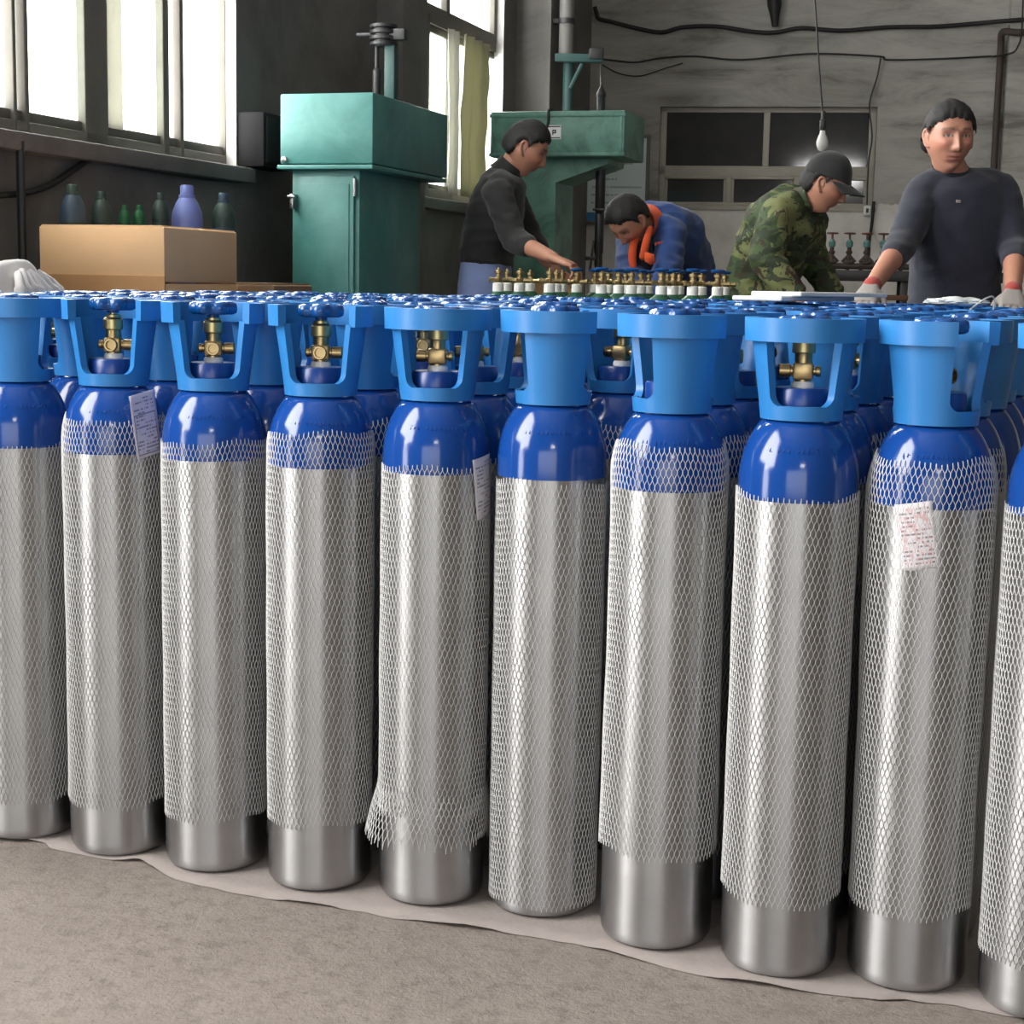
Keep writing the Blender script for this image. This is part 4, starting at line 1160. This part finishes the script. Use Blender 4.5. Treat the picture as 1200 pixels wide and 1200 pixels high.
cloth('blue_jean', srgb(140, 156, 208), 200, .3, .1)
cloth('navy_trouser', srgb(48, 54, 104))
cloth('dark_trouser', srgb(44, 46, 56))
cloth('work_blue', srgb(30, 60, 116))
cloth('orange_trim', srgb(206, 78, 34))
cloth('dark_shirt', srgb(34, 30, 32))
cloth('grey_glove', srgb(132, 126, 122), 200, .5)
cloth('red_cuff', srgb(150, 56, 48))
cloth('black_cap', srgb(24, 24, 26))
plain('shoe_black', (.015, .015, .016), .5)
t = NT('camouflage'); v = t.mapped((1, 1, 1))
c = t.ramp(t.noise(v, 7.5, 3, .55, .6), [(0, srgb(62, 78, 46)), (.5, srgb(104, 108, 68))], 'CONSTANT')
c = t.mix(t.ramp(t.noise(t.mapped((1, 1.2, 1.4)), 10, 3, .6, .8), [(0, (0, 0, 0)), (.53, (1, 1, 1))], 'CONSTANT'), c, srgb(44, 54, 36))
c = t.mix(t.ramp(t.noise(t.mapped((1.3, 1, .9)), 13, 3, .6, 1.0), [(0, (0, 0, 0)), (.61, (1, 1, 1))], 'CONSTANT'), c, srgb(62, 48, 38))
c = t.mix(t.ramp(t.noise(t.mapped((.9, 1.1, 1.2)), 14, 3, .6, 1.0), [(0, (0, 0, 0)), (.66, (1, 1, 1))], 'CONSTANT'), c, srgb(24, 28, 22))
t.col(c); t.set(Roughness=.85); t.bump(t.noise(t.coord(), 120, 3), .2, .003); M['camouflage'] = t.m

def loft(bm, rings, n=22, e=2.4):
    """rings: (centre, right vector, half width, half depth); closed body through them"""
    out = []
    N = len(rings)
    for k, (c, r, w_, d_) in enumerate(rings):
        tn = (Vector(rings[min(k + 1, N - 1)][0]) - Vector(rings[max(k - 1, 0)][0])).normalized()
        r = Vector(r); r = (r - tn * r.dot(tn)).normalized(); f_ = tn.cross(r)
        ring = []
        for i in range(n):
            a = 2 * PI * i / n; ca, sa = math.cos(a), math.sin(a)
            ring.append(bm.verts.new(Vector(c) + r * (w_ * math.copysign(abs(ca) ** (2 / e), ca)) + f_ * (d_ * math.copysign(abs(sa) ** (2 / e), sa))))
        out.append(ring)
    for a, b in zip(out, out[1:]):
        for i in range(n): bm.faces.new((a[i], a[(i + 1) % n], b[(i + 1) % n], b[i]))
    bm.faces.new(list(reversed(out[0]))); bm.faces.new(out[-1])

def limb(bm, pts, rad, n=14):
    P = [Vector(p) for p in pts]; Rr = list(rad)
    sp = smooth_path(P, 5); m = len(sp) - 1
    rr = []
    for i in range(len(sp)):
        u = i / m * (len(Rr) - 1); k = min(int(u), len(Rr) - 2); rr.append(Rr[k] + (Rr[k + 1] - Rr[k]) * (u - k))
    t0 = (sp[0] - sp[1]).normalized(); t1 = (sp[-1] - sp[-2]).normalized()
    pre = [(sp[0] + t0 * rr[0] * q, rr[0] * math.sqrt(1 - q * q)) for q in (.93, .7, .35)]
    post = [(sp[-1] + t1 * rr[-1] * q, rr[-1] * math.sqrt(1 - q * q)) for q in (.35, .7, .93)]
    pts2 = [p for p, _ in pre] + sp + [p for p, _ in post]
    r2 = [r for _, r in pre] + rr + [r for _, r in post]
    tube(bm, pts2, r2, n)

def remesh(bm, voxel, smooth=6, fac=.5):
    me = bpy.data.meshes.new('tmp'); bm.to_mesh(me); bm.free()
    o = bpy.data.objects.new('tmp', me); COL.objects.link(o)
    m = o.modifiers.new('r', 'REMESH'); m.mode = 'VOXEL'; m.voxel_size = voxel
    if smooth: m = o.modifiers.new('s', 'SMOOTH'); m.factor = fac; m.iterations = smooth
    dg = bpy.context.evaluated_depsgraph_get(); dg.update()
    out = bpy.data.meshes.new_from_object(o.evaluated_get(dg))
    bpy.data.objects.remove(o); bpy.data.meshes.remove(me)
    b = bmesh.new(); b.from_mesh(out); bpy.data.meshes.remove(out)
    return b

def wrinkle(bm, amp, sc=9, seed=0, stretch=(1, 1, 1.8)):
    bm.normal_update()
    for v in bm.verts:
        c = v.co
        q = Vector((c.x * sc * stretch[0] + seed, c.y * sc * stretch[1], c.z * sc * stretch[2]))
        d = 1 - abs(noise.noise(q)) * 2.2
        v.co = c + v.normal * amp * (d * .8 + .5 * noise.noise(q * 2.3))

_ico = {}
def ico(sub):
    if sub not in _ico:
        b = bmesh.new(); bmesh.ops.create_icosphere(b, subdivisions=sub, radius=1.0)
        b.verts.ensure_lookup_table()
        _ico[sub] = (np.array([v.co[:] for v in b.verts]), np.array([[v.index for v in f.verts] for f in b.faces])); b.free()
    return _ico[sub]
def G(x, c, s): return np.exp(-((x - c) / s) ** 2)
def sst(x): x = np.clip(x, 0, 1); return x * x * (3 - 2 * x)
def head_points(sub):
    """head about its centre: x to the person's right, y forward, z up; metres"""
    D_, F_ = ico(sub)
    x, y, z = D_[:, 0].copy(), D_[:, 1].copy(), D_[:, 2].copy()
    # a rounder skull and a flatter face
    X, Y, Z = x * .0765, y * .097, z * .120
    low = sst((-.005 - Z) / .11)
    X *= 1 - .30 * low ** 1.3
    Y = np.where(Y > 0, Y * (1 - .05 * low), Y * (1 - .38 * sst((-.01 - Z) / .09)))
    flat = sst((Y - .03) / .05); Y = Y - flat * .010 * sst(1 - np.abs(X) / .07)
    Y -= .004 * low * (y > 0)
    front = sst((y - .15) / .45); ax = np.abs(X)
    Y += front * (.0055 * G(Z, .030, .010) * G(ax, .026, .024)                      # brow
                  - .0115 * G(Z, .008, .0115) * G(ax, .031, .0165)                  # sockets
                  + .0055 * G(Z, .0065, .0065) * G(ax, .031, .0115)                 # lids over the eyeballs
                  + .0055 * G(Z, -.022, .017) * G(ax, .044, .018)                   # cheekbones
                  - .004 * G(Z, -.055, .02) * G(ax, .045, .014))
    ridge = np.clip((.016 - Z) / .047, 0, 1); below = sst((-.043 - Z) / .006)
    Y += front * (.004 + .0195 * ridge ** 1.25) * G(X, 0, .0075 + .0035 * ridge) * (Z < .02) * (1 - below)
    Y += front * .0095 * G(ax, .0125, .0065) * G(Z, -.035, .0065)                    # wings of the nose
    Y += front * (.0075 * G(Z, -.0585, .0055) * G(X, 0, .021) + .0070 * G(Z, -.0705, .0060) * G(X, 0, .018)
                  - .0030 * G(Z, -.0645, .0016) * G(X, 0, .024) - .004 * G(Z, -.082, .006) * G(X, 0, .02)
                  + .0085 * G(Z, -.101, .013) * G(X, 0, .022))
    P = np.stack([X, Y, Z], 1)
    # colours
    C = np.tile(np.array(SKIN), (len(P), 1))
    def tint(m, c, k=1.0):
        m = (m * k)[:, None]; C[:] = C * (1 - m) + np.array(c) * m
    fr = (y > .2).astype(float)
    tint(fr * G(Z, -.02, .022) * G(ax, .045, .022), srgb(196, 120, 100), .5)
    tint(fr * ((G(Z, -.0585, .0048) + G(Z, -.0705, .0052)) * G(X, 0, .022)).clip(0, 1), srgb(160, 86, 82), .8)
    tint(fr * G(Z, -.0645, .0020) * G(X, 0, .024), srgb(80, 40, 38), .85)
    bz = .0265 + .004 * (1 - ((ax - .032) / .02) ** 2) 
    tint(fr * (G(Z, bz, .0038) * sst((ax - .012) / .005) * sst((.056 - ax) / .010)).clip(0, 1), (.02, .016, .014), .9)
    eye = (((ax - .031) / .0145) ** 2 + ((Z - .0065) / .0052) ** 2)
    tint(fr * (eye < 1.35), (.02, .014, .012), .9)
    tint(fr * G(Z, .012, .010) * G(ax, .031, .018), srgb(120, 80, 66), .45)
    tint(fr * (eye < .60), (.34, .30, .28), .95)
    tint(fr * ((((ax - .031) / .0056) ** 2 + ((Z - .0070) / .0054) ** 2 < 1) & (eye < .95)), (.012, .009, .008), 1.0)
    tint(fr * G(Z, .0145, .0016) * G(ax, .031, .012), srgb(120, 78, 64), .6)
    tint(fr * G(ax, .0075, .0032) * G(Z, -.0445, .0022), (.05, .02, .018), .8)
    return P, F_, C
HY = [-.12, -.050, -.034, -.022, -.010, .008, .016, .024, .034, .05, .075, .10]
HZ = [-.044, -.046, -.030, .012, .026, .026, .004, .008, .036, .054, .061, .063]

def orient(fwd, tilt=0.0):
    f_ = Vector(fwd).normalized(); r = f_.cross(Vector((0, 0, 1))).normalized(); u = r.cross(f_)
    m = Matrix((r, f_, u)).transposed()
    return m @ Matrix.Rotation(tilt, 3, 'Y')

def add_np(bm, P, Fc, m, origin, col=None, layer=None):
    vs_ = []
    for k, p in enumerate(P):
        v = bm.verts.new(origin + m @ Vector(p)); vs_.append(v)
        if layer is not None: v[layer] = (*(col[k] if col is not None else SKIN), 1)
    for f_ in Fc: bm.faces.new([vs_[i] for i in f_])

def hand_bm(wrist, d, palm, side, curl=.5, infl=0.0, sc=1.0):
    """five fingers: d = way the fingers point, palm = way the palm faces, side = way the thumb lies"""
    bm = bm_new(); d = Vector(d).normalized(); palm = Vector(palm); palm = (palm - d * palm.dot(d)).normalized(); side = Vector(side)
    side = (side - d * side.dot(d) - palm * side.dot(palm)).normalized()
    W = Vector(wrist)
    loft(bm, [(W - d * .03 * sc, side, (.025 + infl) * sc, (.019 + infl) * sc), (W, side, (.027 + infl) * sc, (.018 + infl) * sc), (W + d * .035 * sc, side, (.036 + infl) * sc, (.017 + infl) * sc),
              (W + d * .07 * sc, side, (.041 + infl) * sc, (.015 + infl) * sc), (W + d * .092 * sc, side, (.038 + infl) * sc, (.011 + infl) * sc)], 16, 2.6)
    for k, (o_, L, r) in enumerate(((.030, .070, .0086), (.010, .078, .0088), (-.010, .073, .0085), (-.029, .057, .0076))):
        p = W + d * (.080 - .006 * (k == 3)) * sc + side * o_ * sc; dd = (d + side * o_ * 2.2).normalized(); pts = [p - d * .012 * sc, p]
        a = curl * (.85 + .12 * k)
        for seg in (.45, .32, .23):
            dd = (dd * math.cos(a) + palm * math.sin(a)).normalized()
            p = p + dd * L * seg * sc; pts.append(p); a = curl * (1.1 + .1 * k)
            axis = dd.cross(palm); palm_now = palm
        # keep bending inwards: rotate about the knuckle axis
        p = W + d * .080 * sc + side * o_ * sc; pts = [p - d * .012 * sc, p]; ang = 0
        for seg in (.45, .32, .23):
            ang += curl * (.8 + .12 * k)
            q = (d + side * o_ * 2.0).normalized() * math.cos(ang) + palm * math.sin(ang)
            p = p + q * L * seg * sc; pts.append(p)
        limb(bm, pts, [(r + infl) * sc, (r + infl) * sc, (r * .95 + infl) * sc, (r * .85 + infl) * sc, (r * .72 + infl) * sc], 10)
    p = W + d * .022 * sc + side * .026 * sc
    limb(bm, [p - side * .012, p, p + (d * .65 + side * .65 + palm * .35) * .034 * sc, p + (d * 1.25 + side * .80 + palm * (.4 + curl * .5)) * .044 * sc], [(.012 + infl) * sc, (.0115 + infl) * sc, (.0095 + infl) * sc, (.0075 + infl) * sc], 10)
    return remesh(bm, .0034, 3)

def merge(dst, src, layer=None):
    me = bpy.data.meshes.new('tmp'); src.to_mesh(me); src.free()
    n0 = len(dst.verts); dst.from_mesh(me); bpy.data.meshes.remove(me)
    if layer is not None:
        dst.verts.ensure_lookup_table()
        for v in dst.verts[n0:]: v[layer] = (*SKIN, 1)

def shoe_bm(heel, fwd):
    bm = bm_new(); f_ = Vector((fwd[0], fwd[1], 0)).normalized(); r = f_.cross(Vector((0, 0, 1)))
    h = Vector((heel.x, heel.y, 0)); N = Vector((0, 0, 1))
    rg = []
    for u, w_, hh in ((-.055, .030, .05), (-.02, .038, .075), (.04, .040, .075), (.10, .044, .055), (.16, .046, .042), (.205, .036, .032), (.225, .018, .022)):
        rg.append((h + f_ * u + N * (hh / 2 + .002), r, w_, hh / 2))
    loft(bm, rg, 16, 3.0); return bm

def person(label, J, fwd, head_dir, cl, hair=True, sub=5, tilt=0.0):
    """J: joints in world space; cl: clothes; the figure is one skin surface with its clothes as children"""
    fw = Vector((fwd[0], fwd[1], 0)).normalized(); rt = fw.cross(Vector((0, 0, 1)))
    root = Vector((J['pelvis'].x, J['pelvis'].y, 0))
    o0 = bpy.data.objects.new('person', bpy.data.meshes.new('person')); COL.objects.link(o0); o0.location = root
    tag(o0, label, 'person')
    W = lambda p: Vector(p) - root
    # ---- skin: trunk, neck, limbs as one surface, then head and hands of the same mesh
    sh = {s: W(J['shoulder_' + s]) for s in 'rl'}; el = {s: W(J['elbow_' + s]) for s in 'rl'}; wr = {s: W(J['wrist_' + s]) for s in 'rl'}
    pe, wa, ch, nb, hd = (W(J[k]) for k in ('pelvis', 'waist', 'chest', 'neck', 'head'))
    srt = (sh['r'] - sh['l']).normalized()
    hm = orient(head_dir, tilt)
    chin_base = hd + hm @ Vector((0, -.022, -.055))
    hip = {'r': pe + rt * .085 - Vector((0, 0, .03)), 'l': pe - rt * .085 - Vector((0, 0, .03))}
    ft = {'r': W(J['foot_r']) if 'foot_r' in J else Vector((pe.x, pe.y, 0)) + rt * .12 - fw * .02, 'l': W(J['foot_l']) if 'foot_l' in J else Vector((pe.x, pe.y, 0)) - rt * .12 + fw * .04}
    an = {s: Vector((ft[s].x, ft[s].y, .09)) for s in 'rl'}
    kn = {s: (hip[s] + an[s]) / 2 + fw * .05 for s in 'rl'}
    tw, td = cl.get('trunk', (1, 1))
    top = nb.lerp(ch, .30)
    def trunk(bm, k, hem=False):
        rg = [(pe - (wa - pe) * .25, rt, .15 * tw + k, .105 * td + k), (pe, rt, .155 * tw + k, .11 * td + k), (wa, rt.lerp(srt, .35), .142 * tw + k, .105 * td + k),
              (wa.lerp(ch, .55), rt.lerp(srt, .7), .152 * tw + k, .112 * td + k), (ch, srt, .158 * tw + k, .112 * td + k), (top, srt, .135 * tw + k, .088 * td + k), (nb.lerp(ch, .06), srt, .075 + k, .06 + k)]
        if hem: rg = [(pe.lerp(wa, .75), rt, .150 * tw + k, .110 * td + k)] + rg[2:]
        loft(bm, rg)
        for s in 'rl': limb(bm, [nb.lerp(ch, .22) + (sh[s] - nb) * .25, sh[s].lerp(nb, .25) + (nb - ch).normalized() * .004], [.052 + k, .046 + k])
    bm = bm_new(); trunk(bm, -.012)
    limb(bm, [nb.lerp(ch, .15), nb, chin_base], [.06, .056, .052])
    for s in 'rl':
        limb(bm, [sh[s].lerp(ch, .35), sh[s], sh[s].lerp(el[s], .5), el[s]], [.05, .052, .046, .038])
        limb(bm, [el[s], el[s].lerp(wr[s], .35), wr[s]], [.038, .040, .026])
        limb(bm, [hip[s], kn[s], kn[s].lerp(an[s], .4), an[s]], [.078, .054, .050, .034])
    b2 = remesh(bm, .010, 6)
    bm = bm_new(); lay = bm.verts.layers.float_color.new('Col')
    merge(bm, b2, lay)
    P, Fc, C = head_points(sub)
    add_np(bm, P, Fc, hm, hd, C, lay)
    for s in (-1, 1):                                      # ears
        e_ = bm_new()
        pts = [(s * .071, .012, -.030), (s * .078, .004, -.026), (s * .083, -.008, -.008), (s * .085, -.014, .012), (s * .081, -.006, .027), (s * .075, .008, .024), (s * .072, .012, .010)]
        limb(e_, [hd + hm @ Vector(p) for p in pts], [.006, .007, .0065, .0065, .006, .005, .004], 8)
        loft(e_, [(hd + hm @ Vector((s * .070, .006, -.026)), hm @ Vector((0, 1, 0)), .010, .003), (hd + hm @ Vector((s * .077, .000, .0)), hm @ Vector((0, 1, 0)), .016, .004), (hd + hm @ Vector((s * .076, .0, .022)), hm @ Vector((0, 1, 0)), .010, .003)], 10)
        merge(bm, remesh(e_, .003, 2), lay)
    for s in 'rl':
        hdv = J['hand_' + s]
        dd = Vector(hdv[0]); pn = Vector(hdv[1]); sd = Vector(hdv[2])
        merge(bm, hand_bm(wr[s], dd, pn, sd, hdv[3] if len(hdv) > 3 else .5), lay)
        if s in cl.get('gloves', ''):
            g = hand_bm(wr[s] + dd.normalized() * .002, dd, pn, sd, hdv[3] if len(hdv) > 3 else .5, .0028)
            obj('glove', g, 'grey_glove', o0, angle=180)
            c_ = bm_new(); ax = (wr[s] - el[s]).normalized(); limb(c_, [wr[s] - ax * .024, wr[s] - ax * .012], [.0305, .0305]); g2 = obj('glove_cuff', c_, 'red_cuff', o0, angle=180)
    finish(bm, 180); me = o0.data; bm.to_mesh(me); bm.free(); me.materials.append(M['skin'])
    # ---- hair
    if hair:
        P, Fc, _ = head_points(5)
        X, Y, Z = P.T
        hl = np.interp(Y, HY, HZ) + .004 * np.sin(X * 210 + 2 * np.sin(X * 60)) + .004 * np.sin(X * 70 + 1)
        if hair == 'short': hl = hl
        m = Z - hl
        keep = m > -.004
        nrm = P / np.linalg.norm(P, axis=1)[:, None]
        th_ = sst((m + .004) / .020) * (.017 - .004 * sst((Z - .08) / .03)) - .0015
        nz = np.array([noise.noise((p[0] * 90, p[1] * 30 + p[2] * 20, p[2] * 40)) + .6 * noise.noise((p[0] * 200, p[1] * 70, p[2] * 70)) for p in P])
        Q = P + nrm * (th_ + .0032 * nz * sst((m + .004) / .02))[:, None]
        F2 = Fc[keep[Fc].all(1)]
        used = np.unique(F2); remap = -np.ones(len(P), int); remap[used] = np.arange(len(used))
        b = bm_new(); add_np(b, Q[used], remap[F2], hm, hd)
        obj('hair', b, 'black_hair', o0, angle=180)
    # ---- clothes
    b = bm_new(); trunk(b, cl.get('loose', .012), cl.get('hem', False))
    for s in 'rl':
        sl = cl.get('sleeve', 1.0); ce = el[s].lerp(wr[s], sl)
        r0 = cl.get('arm', .058)
        limb(b, [sh[s].lerp(ch, .4), sh[s].lerp(ch, .02), sh[s].lerp(el[s], .5), el[s]], [r0, r0 * 1.04, r0, r0 * .90])
        limb(b, [el[s], el[s].lerp(ce, .5), ce], [r0 * .90, r0 * .86, r0 * .72])
    b = remesh(b, .0095, 7); wrinkle(b, cl.get('wr', .006), 8, cl.get('seed', 1))
    obj(cl['top_name'], b, cl['top'], o0, angle=180)
    # collar: a band round the neck that follows its lean
    b = bm_new(); nd = (chin_base - nb).normalized(); a_ = nd.cross(srt); cr = cl.get('collar_r', .066); chh = cl.get('collar_h', .03)
    rows = []
    for lift, rr in ((-.030, cr * 1.22), (-.008, cr * 1.10), (chh * .5, cr * 1.02), (chh, cr), (chh + .004, cr - .004), (chh, cr - .009), (chh * .4, cr - .010), (-.03, cr - .004)):
        rows.append([b.verts.new(nb + nd * lift + (srt * math.cos(2 * PI * k / 28) * 1.06 + a_ * math.sin(2 * PI * k / 28)) * rr) for k in range(28)])
    for q, w_ in zip(rows, rows[1:]):
        for k in range(28): b.faces.new((q[k], q[(k + 1) % 28], w_[(k + 1) % 28], w_[k]))
    bmesh.ops.recalc_face_normals(b, faces=b.faces)
    obj('collar', b, cl.get('collar', cl['top']), o0, angle=50)
    b = bm_new()
    loft(b, [(pe + (wa - pe) * cl.get('waistband', .35), rt, .150 * tw, .108 * td), (pe, rt, .163 * tw, .118 * td), (pe - Vector((0, 0, .08)), rt, .165, .118)])
    for s in 'rl': limb(b, [hip[s] - Vector((0, 0, .02)), kn[s], an[s] - Vector((0, 0, .02))], [.092, .072, .060])
    b = remesh(b, .012, 5); wrinkle(b, .005, 7, 3)
    obj('trousers', b, cl['legs'], o0, angle=180)
    for s in 'rl': obj('shoe', shoe_bm(ft[s] - fw * .03, fw), 'shoe_black', o0, angle=60)
    return o0, hm, hd, W

dn = Vector((0, 0, -1))
# the man in the navy sweater, looking at the viewer
fwA = Vector((.06, -1, 0))
J = dict(pelvis=at(1119, 380, 5.75), waist=at(1118, 330, 5.75), chest=at(1124, 252, 5.74), neck=at(1117, 204, 5.72), head=at(1112, 162, 5.66),
         shoulder_r=at(1083, 224, 5.72), elbow_r=at(1059, 284, 5.60), wrist_r=at(1020, 338, 5.28),
         shoulder_l=at(1172, 222, 5.74), elbow_l=at(1190, 288, 5.66), wrist_l=at(1187, 344, 5.32),
         hand_r=(Vector((-.35, -.75, -.5)), Vector((.1, .2, -1)), Vector((1, -.2, 0)), .25), hand_l=(Vector((-.25, -.8, -.45)), Vector((0, .3, -1)), Vector((-1, -.2, 0)), .3))
pA, hmA, hdA, WA_ = person('man in a navy sweater and work gloves looking straight at the viewer', J, fwA, (.10, -1, -.06),
       dict(top='navy_knit', top_name='sweater', legs='dark_trouser', sleeve=.34, arm=.060, gloves='rl', trunk=(1.0, 1.0), loose=.012, wr=.0045, seed=2, collar_r=.064, collar_h=.026), sub=6)
b = bm_new(); q = WA_(at(1123, 236, 5.60)); box(b, q, (.016, .006, .010), None, .002); obj('chest_badge', b, 'grey_glove', pA)

# the man in the dark jacket, bent over the bottles in profile
fwB = Vector((1, -.18, 0))
J = dict(pelvis=at(568, 345, 7.2), waist=at(570, 298, 7.2), chest=at(583, 240, 7.2), neck=at(595, 200, 7.18), head=at(617, 175, 7.15),
         shoulder_r=at(583, 226, 7.02), elbow_r=at(603, 282, 6.96), wrist_r=at(650, 303, 6.72),
         shoulder_l=at(596, 226, 7.38), elbow_l=at(622, 280, 7.38), wrist_l=at(652, 318, 7.2),
         hand_r=(Vector((.85, -.35, -.32)), Vector((0, 0, -1)), Vector((.2, 1, 0)), .55), hand_l=(Vector((.8, -.2, -.5)), Vector((0, .3, -1)), Vector((0, -1, 0)), .5))
person('man in a black jacket and blue jeans bending over the green bottles, in profile', J, fwB, (.88, -.16, -.42),
       dict(top='black_jacket', top_name='jacket', legs='blue_jean', sleeve=.35, arm=.060, trunk=(1.05, .96), loose=.012, wr=.007, seed=5, collar_r=.064, collar_h=.034, hem=True, waistband=.92))

# the man in the blue jacket with orange trim, head down
fwC = Vector((-.7, -.7, 0))
J = dict(pelvis=at(796, 345, 8.0), waist=at(795, 312, 7.9), chest=at(778, 276, 7.66), neck=at(757, 262, 7.48), head=at(737, 259, 7.34),
         shoulder_r=at(742, 276, 7.62), elbow_r=at(738, 314, 7.42), wrist_r=at(747, 346, 7.2),
         shoulder_l=at(786, 274, 7.44), elbow_l=at(782, 318, 7.28), wrist_l=at(768, 350, 7.1),
         foot_r=Vector((at(790, 345, 7.9).x - .12, 7.92, 0)), foot_l=Vector((at(800, 345, 7.7).x + .10, 7.72, 0)),
         hand_r=(Vector((.3, -.5, -.8)), Vector((1, 0, -.2)), Vector((.2, -1, 0)), .5), hand_l=(Vector((-.3, -.5, -.8)), Vector((-1, 0, -.2)), Vector((0, -1, 0)), .5))
pC, hmC, hdC, WC = person('man in a blue work jacket with orange collar, bent double with head down', J, fwC, (-.45, -.42, -.80),
       dict(top='work_blue', top_name='jacket', legs='dark_trouser', sleeve=.9, arm=.070, trunk=(1.08, 1.12), loose=.022, wr=.008, seed=8, collar='orange_trim', collar_r=.078, collar_h=.045))
b = bm_new()
for pts in ([(752, 266, 7.34), (744, 282, 7.33), (741, 300, 7.32), (743, 318, 7.32)], [(762, 268, 7.32), (757, 284, 7.28), (754, 300, 7.28)]):
    limb(b, [WC(at(*p)) for p in pts], [.014, .018, .020, .016][:len(pts)], 8)
obj('orange_lapels', b, 'orange_trim', pC, angle=180)
b = bm_new(); limb(b, [WC(at(750, 275, 7.42)), WC(at(750, 300, 7.40)), WC(at(750, 325, 7.42))], [.05, .06, .06], 12); obj('shirt_front', b, 'dark_shirt', pC, angle=180)
b = bm_new(); q = WC(at(761, 302, 7.20)); loft(b, [(q + Vector((-.018, 0, .022)), (1, 0, 0), .004, .004), (q, (.8, 0, .3), .026, .008), (q + Vector((.018, 0, -.026)), (1, 0, 0), .012, .004)], 10); obj('orange_tab', b, 'orange_trim', pC, angle=180)
b = bm_new(); q = WC(at(772, 286, 7.215))
for k in range(3): box(b, q + Vector((-.012 + k * .012, 0, .004 * k)), (.009, .012, .016 - .003 * k), Matrix.Rotation(.4, 3, 'Y'), .002)
obj('sleeve_emblem', b, 'red_cuff', pC)

# the man in camouflage and a black cap
fwD = Vector((.93, -.37, 0))
J = dict(pelvis=at(890, 348, 7.3), waist=at(897, 312, 7.26), chest=at(920, 262, 7.16), neck=at(944, 236, 7.08), head=at(967, 217, 7.0),
         shoulder_r=at(912, 250, 6.98), elbow_r=at(896, 302, 6.9), wrist_r=at(930, 344, 6.85),
         shoulder_l=at(944, 252, 7.32), elbow_l=at(952, 302, 7.32), wrist_l=at(975, 346, 7.2),
         hand_r=(Vector((.7, -.3, -.6)), Vector((0, .4, -1)), Vector((.2, 1, 0)), .5), hand_l=(Vector((.7, -.3, -.6)), Vector((0, .4, -1)), Vector((0, -1, 0)), .5))
pD, hmD, hdD, WD = person('man in a camouflage jacket and black cap looking down to the right', J, fwD, (.88, -.38, -.36),
       dict(top='camouflage', top_name='jacket', legs='navy_trouser', sleeve=.95, arm=.074, trunk=(1.12, 1.22), loose=.024, wr=.010, seed=11, collar_r=.076, collar_h=.045))
P, Fc, _ = head_points(5); X, Y, Z = P.T
lim = .030 + .10 * np.clip(-Y, -.1, .1) * -.35
keep = Z > lim - .004
nrm = P / np.linalg.norm(P, axis=1)[:, None]
Q = P + nrm * (.016 + .010 * sst((Z - .03) / .06))[:, None]
F2 = Fc[keep[Fc].all(1)]; used = np.unique(F2); rm = -np.ones(len(P), int); rm[used] = np.arange(len(used))
b = bm_new(); add_np(b, Q[used], rm[F2], hmD, hdD); cap = obj('cap', b, 'black_cap', pD, angle=180)
md = cap.modifiers.new('thickness', 'SOLIDIFY'); md.thickness = .004; md.offset = -1
b = bm_new(); g = []
for j in range(9):
    row = []
    for i in range(17):
        u = i / 16 * 2 - 1; v = j / 8
        a = u * 1.15; y0 = .108 * math.cos(a) - .004; x0 = .090 * math.sin(a)
        y1 = .178 - .052 * u * u * 1.5; x1 = .083 * u
        row.append(b.verts.new(hdD + hmD @ Vector((x0 + (x1 - x0) * v, y0 + (y1 - y0) * v, .037 - .022 * v - .020 * u * u * (.4 + .6 * v)))))
    g.append(row)
for j in range(8):
    for i in range(16): b.faces.new((g[j][i], g[j][i + 1], g[j + 1][i + 1], g[j + 1][i]))
br = obj('brim', b, 'black_cap', cap, angle=60); md = br.modifiers.new('thickness', 'SOLIDIFY'); md.thickness = .004
